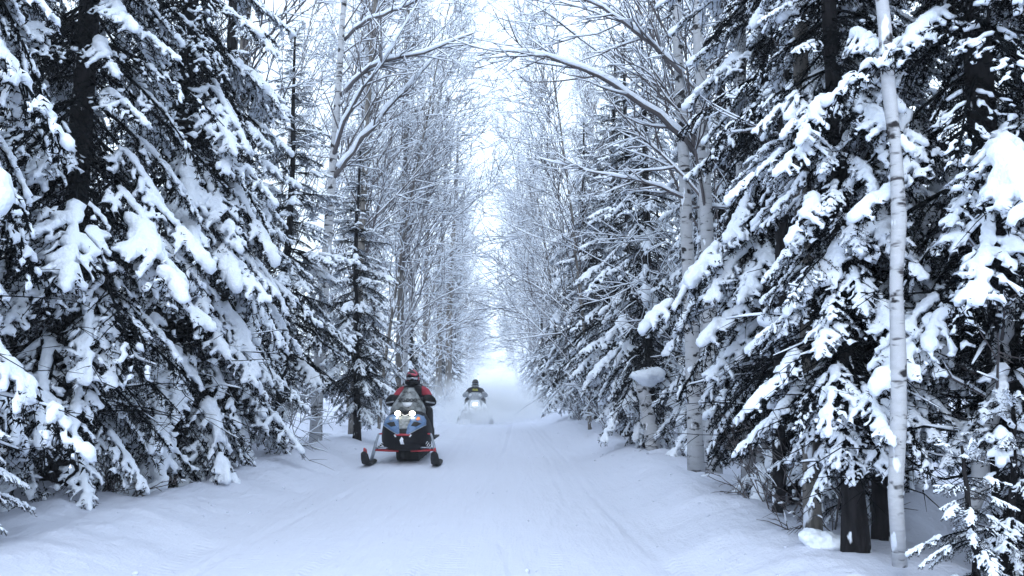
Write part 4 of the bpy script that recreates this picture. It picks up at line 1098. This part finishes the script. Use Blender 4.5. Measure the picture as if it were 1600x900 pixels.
def make_rider(style):
    a = style == 'red'
    e = empty('person')
    m, nt, p = new_mat('rider_suit_' + style)
    p.inputs['Roughness'].default_value = 0.75
    tc = nt.nodes.new('ShaderNodeTexCoord'); n_ = nt.nodes.new('ShaderNodeTexNoise'); n_.inputs['Scale'].default_value = 16; n_.inputs['Detail'].default_value = 6
    nt.links.new(tc.outputs['Object'], n_.inputs['Vector'])
    bp = nt.nodes.new('ShaderNodeBump'); bp.inputs['Strength'].default_value = 0.5; bp.inputs['Distance'].default_value = 0.02
    nt.links.new(n_.outputs[0], bp.inputs['Height']); nt.links.new(bp.outputs[0], p.inputs['Normal'])
    if a:     # black suit, red upper sleeves and shoulders
        sp = nt.nodes.new('ShaderNodeSeparateXYZ'); nt.links.new(tc.outputs['Object'], sp.inputs[0])
        ab = nt.nodes.new('ShaderNodeMath'); ab.operation = 'ABSOLUTE'; nt.links.new(sp.outputs[0], ab.inputs[0])
        r1 = nt.nodes.new('ShaderNodeMapRange'); r1.inputs[1].default_value = 0.155; r1.inputs[2].default_value = 0.165; nt.links.new(ab.outputs[0], r1.inputs[0])
        r2 = nt.nodes.new('ShaderNodeMapRange'); r2.inputs[1].default_value = 1.09; r2.inputs[2].default_value = 1.11; nt.links.new(sp.outputs[2], r2.inputs[0])
        mu = nt.nodes.new('ShaderNodeMath'); mu.operation = 'MULTIPLY'; nt.links.new(r1.outputs[0], mu.inputs[0]); nt.links.new(r2.outputs[0], mu.inputs[1])
        mx = nt.nodes.new('ShaderNodeMix'); mx.data_type = 'RGBA'; nt.links.new(mu.outputs[0], mx.inputs[0])
        mx.inputs[6].default_value = (0.012, 0.012, 0.015, 1); mx.inputs[7].default_value = (0.30, 0.022, 0.045, 1)
        nt.links.new(mx.outputs[2], p.inputs['Base Color'])
    else:
        p.inputs['Base Color'].default_value = (0.010, 0.010, 0.014, 1)
    # joints: pelvis, belly, chest, neck base, head base | arms | legs   (rider faces -Y)
    J = [(0, 1.36, 0.86), (0, 1.27, 1.00), (0, 1.14, 1.15), (0, 1.07, 1.255), (0, 1.03, 1.32)]
    Ed = [(0, 1), (1, 2), (2, 3), (3, 4)]; Rd = [(0.17, 0.13), (0.165, 0.125), (0.185, 0.13), (0.085, 0.085), (0.06, 0.06)]
    for s in (-1, 1):
        b = len(J)
        J += [(s * 0.205, 1.09, 1.185), (s * 0.265, 1.02, 1.08), (s * 0.34, 0.91, 0.985), (s * 0.31, 0.79, 0.985), (s * 0.30, 0.73, 0.985)]
        Rd += [0.098, 0.082, 0.068, 0.052, 0.042]
        Ed += [(2, b), (b, b + 1), (b + 1, b + 2), (b + 2, b + 3), (b + 3, b + 4)]
        b = len(J)
        J += [(s * 0.15, 1.30, 0.82), (s * 0.27, 1.06, 0.82), (s * 0.30, 0.86, 0.80), (s * 0.31, 0.98, 0.58), (s * 0.32, 1.08, 0.42)]
        Rd += [0.12, 0.095, 0.082, 0.068, 0.058]
        Ed += [(0, b), (b, b + 1), (b + 1, b + 2), (b + 2, b + 3), (b + 3, b + 4)]
    me = skin_mesh('rider_body', J, Ed, Rd); me.materials.clear(); me.materials.append(m)
    obj('body', me, e)
    M_GLOVE = M_BLACK
    for s in (-1, 1):      # boots and gloves
        g = Geo(); rr = []
        for y, z0, z1, hw in ((1.16, 0.35, 0.50, 0.045), (1.08, 0.345, 0.56, 0.060), (0.98, 0.345, 0.50, 0.058), (0.88, 0.345, 0.42, 0.052), (0.83, 0.35, 0.39, 0.035)):
            q = superring(y, hw, z0, z1, 14); q[:, 0] += s * 0.325; rr.append(q)
        g.add(*loft(rr)); part('boot', g, M_BLACK, e)
        hv = [(s * 0.305, 0.75, 0.99), (s * 0.31, 0.70, 1.0)]; he = [(0, 1)]; hr = [0.034, 0.036]
        for k, (dx, ln) in enumerate(((-0.032, 0.85), (-0.011, 1.0), (0.011, 0.95), (0.032, 0.75))):
            b = len(hv); x = s * 0.31 + dx
            hv += [(x, 0.672, 1.012), (x, 0.672 - 0.018 * ln, 0.985), (x, 0.69, 0.962)]; hr += [0.0105, 0.010, 0.009]
            he += [(1, b), (b, b + 1), (b + 1, b + 2)]
        b = len(hv); hv += [(s * 0.265, 0.735, 0.985), (s * 0.262, 0.712, 0.970)]; hr += [0.012, 0.010]; he += [(0, b), (b, b + 1)]
        gm = skin_mesh('glove', hv, he, hr, 0, 1); gm.materials.clear(); gm.materials.append(M_GLOVE); obj('glove', gm, e)
    # helmet: shell, chin bar, peak, goggles
    hc = np.array((0, 1.0, 1.415))
    IV, IF = ico(4)
    def shaped(f):
        V = f(IV.copy()); return V
    m2, nt2, p2 = new_mat('helmet_' + style)
    p2.inputs['Roughness'].default_value = 0.3
    tc2 = nt2.nodes.new('ShaderNodeTexCoord')
    if a:
        nn = nt2.nodes.new('ShaderNodeTexNoise'); nn.inputs['Scale'].default_value = 7; nn.inputs['Detail'].default_value = 1; nn.inputs['Distortion'].default_value = 1.2
        nt2.links.new(tc2.outputs['Object'], nn.inputs['Vector'])
        c2 = nt2.nodes.new('ShaderNodeValToRGB'); c2.color_ramp.interpolation = 'CONSTANT'
        c2.color_ramp.elements[0].color = (0.014, 0.013, 0.015, 1); c2.color_ramp.elements[1].position = 0.50; c2.color_ramp.elements[1].color = (0.42, 0.03, 0.07, 1)
        nt2.links.new(nn.outputs[0], c2.inputs[0]); nt2.links.new(c2.outputs[0], p2.inputs['Base Color'])
    else:
        p2.inputs['Base Color'].default_value = (0.012, 0.012, 0.016, 1)
    V = IV * (0.118, 0.140, 0.130); V[:, 2] = np.where(V[:, 2] < -0.05, V[:, 2] * 1.02, V[:, 2])
    # keep the crown and back, open the face
    keep = [t for t in IF if not (np.mean(V[t, 1]) < -0.055 and np.mean(V[t, 2]) < 0.035 and abs(np.mean(V[t, 0])) < 0.105)]
    g = Geo(); g.add(V, keep); h = part('helmet', g, m2, e); h.location = hc; h.rotation_euler = (R(8), 0, 0)
    h.modifiers.new('t', 'SOLIDIFY').thickness = 0.018
    g = Geo(); g.add(IV * (0.09, 0.10, 0.11), IF); part('balaclava', g, M_BLACK, h)
    g = Geo()
    arc = [(math.sin(t_) * 0.112, -math.cos(t_) * 0.150 - 0.006, -0.085 - 0.012 * math.cos(t_)) for t_ in np.linspace(-1.45, 1.45, 15)]
    g.tube(arc, [0.030] * 5 + [0.034] * 5 + [0.030] * 5, 10, True, 1.15); part('chin_bar', g, M_BLACK if a else M_GREYP, h)
    g = Geo(); rr = []
    for y, z, hw in ((-0.10, 0.075, 0.098), (-0.15, 0.082, 0.095), (-0.20, 0.080, 0.085), (-0.225, 0.074, 0.070)):
        rr.append([(hw * math.sin(t_), y, z - 0.035 * (1 - math.cos(t_)) * 1.2 + dz) for dz, sgn in ((0, 1), (-0.008, -1)) for t_ in np.linspace(-1.2 * sgn, 1.2 * sgn, 9)])
    g.add(*loft(rr)); part('helmet_peak', g, m2, h)
    gog = Geo(); rr = []
    for z, hw, d in ((-0.045, 0.080, 0.142), (-0.030, 0.098, 0.150), (0.0, 0.104, 0.152), (0.025, 0.098, 0.148)):
        rr.append([(hw * math.sin(t_) / math.sin(1.1), -d * math.cos(t_ * 0.75), z + (0.02 * math.exp(-(t_ / 0.22) ** 2) if z < -0.02 else 0)) for t_ in np.linspace(-1.1, 1.1, 17)])
    V_, T_, Q_ = loft(np.array(rr), False)
    Q_ = [q for q in Q_ if not (q[1] % 17 == 0)]
    gog.add(V_, None, Q_); gl_ = part('goggle_lens', gog, plain('goggle_lens_' + style, (0.55, 0.56, 0.58) if a else (0.22, 0.24, 0.26), 0.12, 0.8, noise=0.25, nscale=20), h)
    gl_.modifiers.new('t', 'SOLIDIFY').thickness = 0.006
    g = Geo(); ring_ = np.concatenate([np.array(rr[0]), np.array(rr[-1])[::-1], np.array(rr[0])[:1]]); g.tube(ring_ * (1.0, 1.01, 1.0), 0.009, 6, False); part('goggle_frame', g, M_BLACK, h)
    if not a:
        ML = plain('yellow_print', (0.75, 0.72, 0.12), 0.6)
        text_plate('chest_lettering', 'FXR', 0.105, (0, 0.982, 1.165), (R(72), 0, 0), ML, e)
        tag(e, 'rider in black suit and goggles on the far white snowmobile', 'person')
    else:
        tag(e, 'rider in red and black jacket and helmet on the near blue snowmobile', 'person')
    return e

SLED_A = (-1.57, 13.75); SLED_B = (-0.88, 28.5)
s1 = make_sled('blue'); s1.location = (*SLED_A, gz(*SLED_A) + 0.0); s1.rotation_euler = (0, 0, R(-1.0))
tag(s1, 'blue and black snowmobile with red suspension arms and two lit headlights', 'snowmobile', 'snowmobiles')
s2 = make_sled('white'); s2.location = (*SLED_B, gz(*SLED_B) - 0.06); s2.rotation_euler = (0, 0, R(1.5))
tag(s2, 'white snowmobile farther back with one lit headlight in blowing snow', 'snowmobile', 'snowmobiles')
r1 = make_rider('red'); r1.location = s1.location; r1.rotation_euler = s1.rotation_euler
r2 = make_rider('black'); r2.location = s2.location; r2.rotation_euler = s2.rotation_euler

# ------------------------------------------------------------------ blown powder and haze
def powder(name, loc, scale, dens, label, nscale=1.6):
    m = bpy.data.materials.new(name); m.use_nodes = True; nt = m.node_tree; nt.nodes.clear()
    out = nt.nodes.new('ShaderNodeOutputMaterial'); pv = nt.nodes.new('ShaderNodeVolumePrincipled')
    pv.inputs['Color'].default_value = (0.95, 0.97, 1.0, 1); pv.inputs['Anisotropy'].default_value = 0.2
    tc = nt.nodes.new('ShaderNodeTexCoord')
    ln = nt.nodes.new('ShaderNodeVectorMath'); ln.operation = 'LENGTH'; nt.links.new(tc.outputs['Object'], ln.inputs[0])
    fa = nt.nodes.new('ShaderNodeMapRange'); fa.interpolation_type = 'SMOOTHSTEP'; fa.inputs[1].default_value = 1.0; fa.inputs[2].default_value = 0.15
    fa.inputs[3].default_value = 0; fa.inputs[4].default_value = 1; nt.links.new(ln.outputs['Value'], fa.inputs[0])
    no = nt.nodes.new('ShaderNodeTexNoise'); no.inputs['Scale'].default_value = nscale; no.inputs['Detail'].default_value = 3
    nt.links.new(tc.outputs['Object'], no.inputs['Vector'])
    nr = nt.nodes.new('ShaderNodeMapRange'); nr.inputs[1].default_value = 0.36; nr.inputs[2].default_value = 0.64; nr.inputs[3].default_value = 0.05; nr.inputs[4].default_value = dens
    nt.links.new(no.outputs[0], nr.inputs[0])
    mu = nt.nodes.new('ShaderNodeMath'); mu.operation = 'MULTIPLY'; nt.links.new(fa.outputs[0], mu.inputs[0]); nt.links.new(nr.outputs[0], mu.inputs[1])
    nt.links.new(mu.outputs[0], pv.inputs['Density']); nt.links.new(pv.outputs[0], out.inputs['Volume'])
    o = obj('blown_snow', mesh_np('blown_snow', *ico(3), None, m)); o.location = loc; o.scale = scale
    o['kind'] = 'stuff'; o['label'] = label
    return o
powder('powder_far', (-0.95, 33.2, 0.1), (3.8, 5.6, 1.9), 1.5, 'cloud of blown powder trailing round the far snowmobile')
powder('powder_plume', (0.35, 31.5, 0.0), (2.2, 4.5, 1.0), 0.9, 'plume of powder spreading right of the far snowmobile', 1.9)
powder('powder_puff', (-0.85, 27.9, 0.12), (1.7, 1.7, 0.78), 2.6, 'powder churned up round the skis of the far snowmobile', 2.2)
powder('powder_near', (-1.2, 19.0, 0.1), (1.7, 4.2, 0.95), 0.20, 'thin powder trailing behind the near snowmobile')

powder('powder_drift', (-0.55, 75.0, 0.0), (5.0, 46.0, 5.5), 0.018, 'thin drifting powder hanging over the far end of the trail', 1.2)

HAZE = 0.0012
m = bpy.data.materials.new('haze'); m.use_nodes = True; nt = m.node_tree; nt.nodes.clear()
out = nt.nodes.new('ShaderNodeOutputMaterial'); pv = nt.nodes.new('ShaderNodeVolumePrincipled')
pv.inputs['Color'].default_value = (0.96, 0.98, 1.0, 1); pv.inputs['Density'].default_value = HAZE; pv.inputs['Anisotropy'].default_value = 0.25
nt.links.new(pv.outputs[0], out.inputs['Volume'])
g = Geo(); box_geo(g, (0, 196, 9.0), (330, 462, 21.5))
hz = obj('haze', g.mesh('haze', m)); hz['kind'] = 'stuff'; hz['label'] = 'cold pale haze filling the air along the trail'
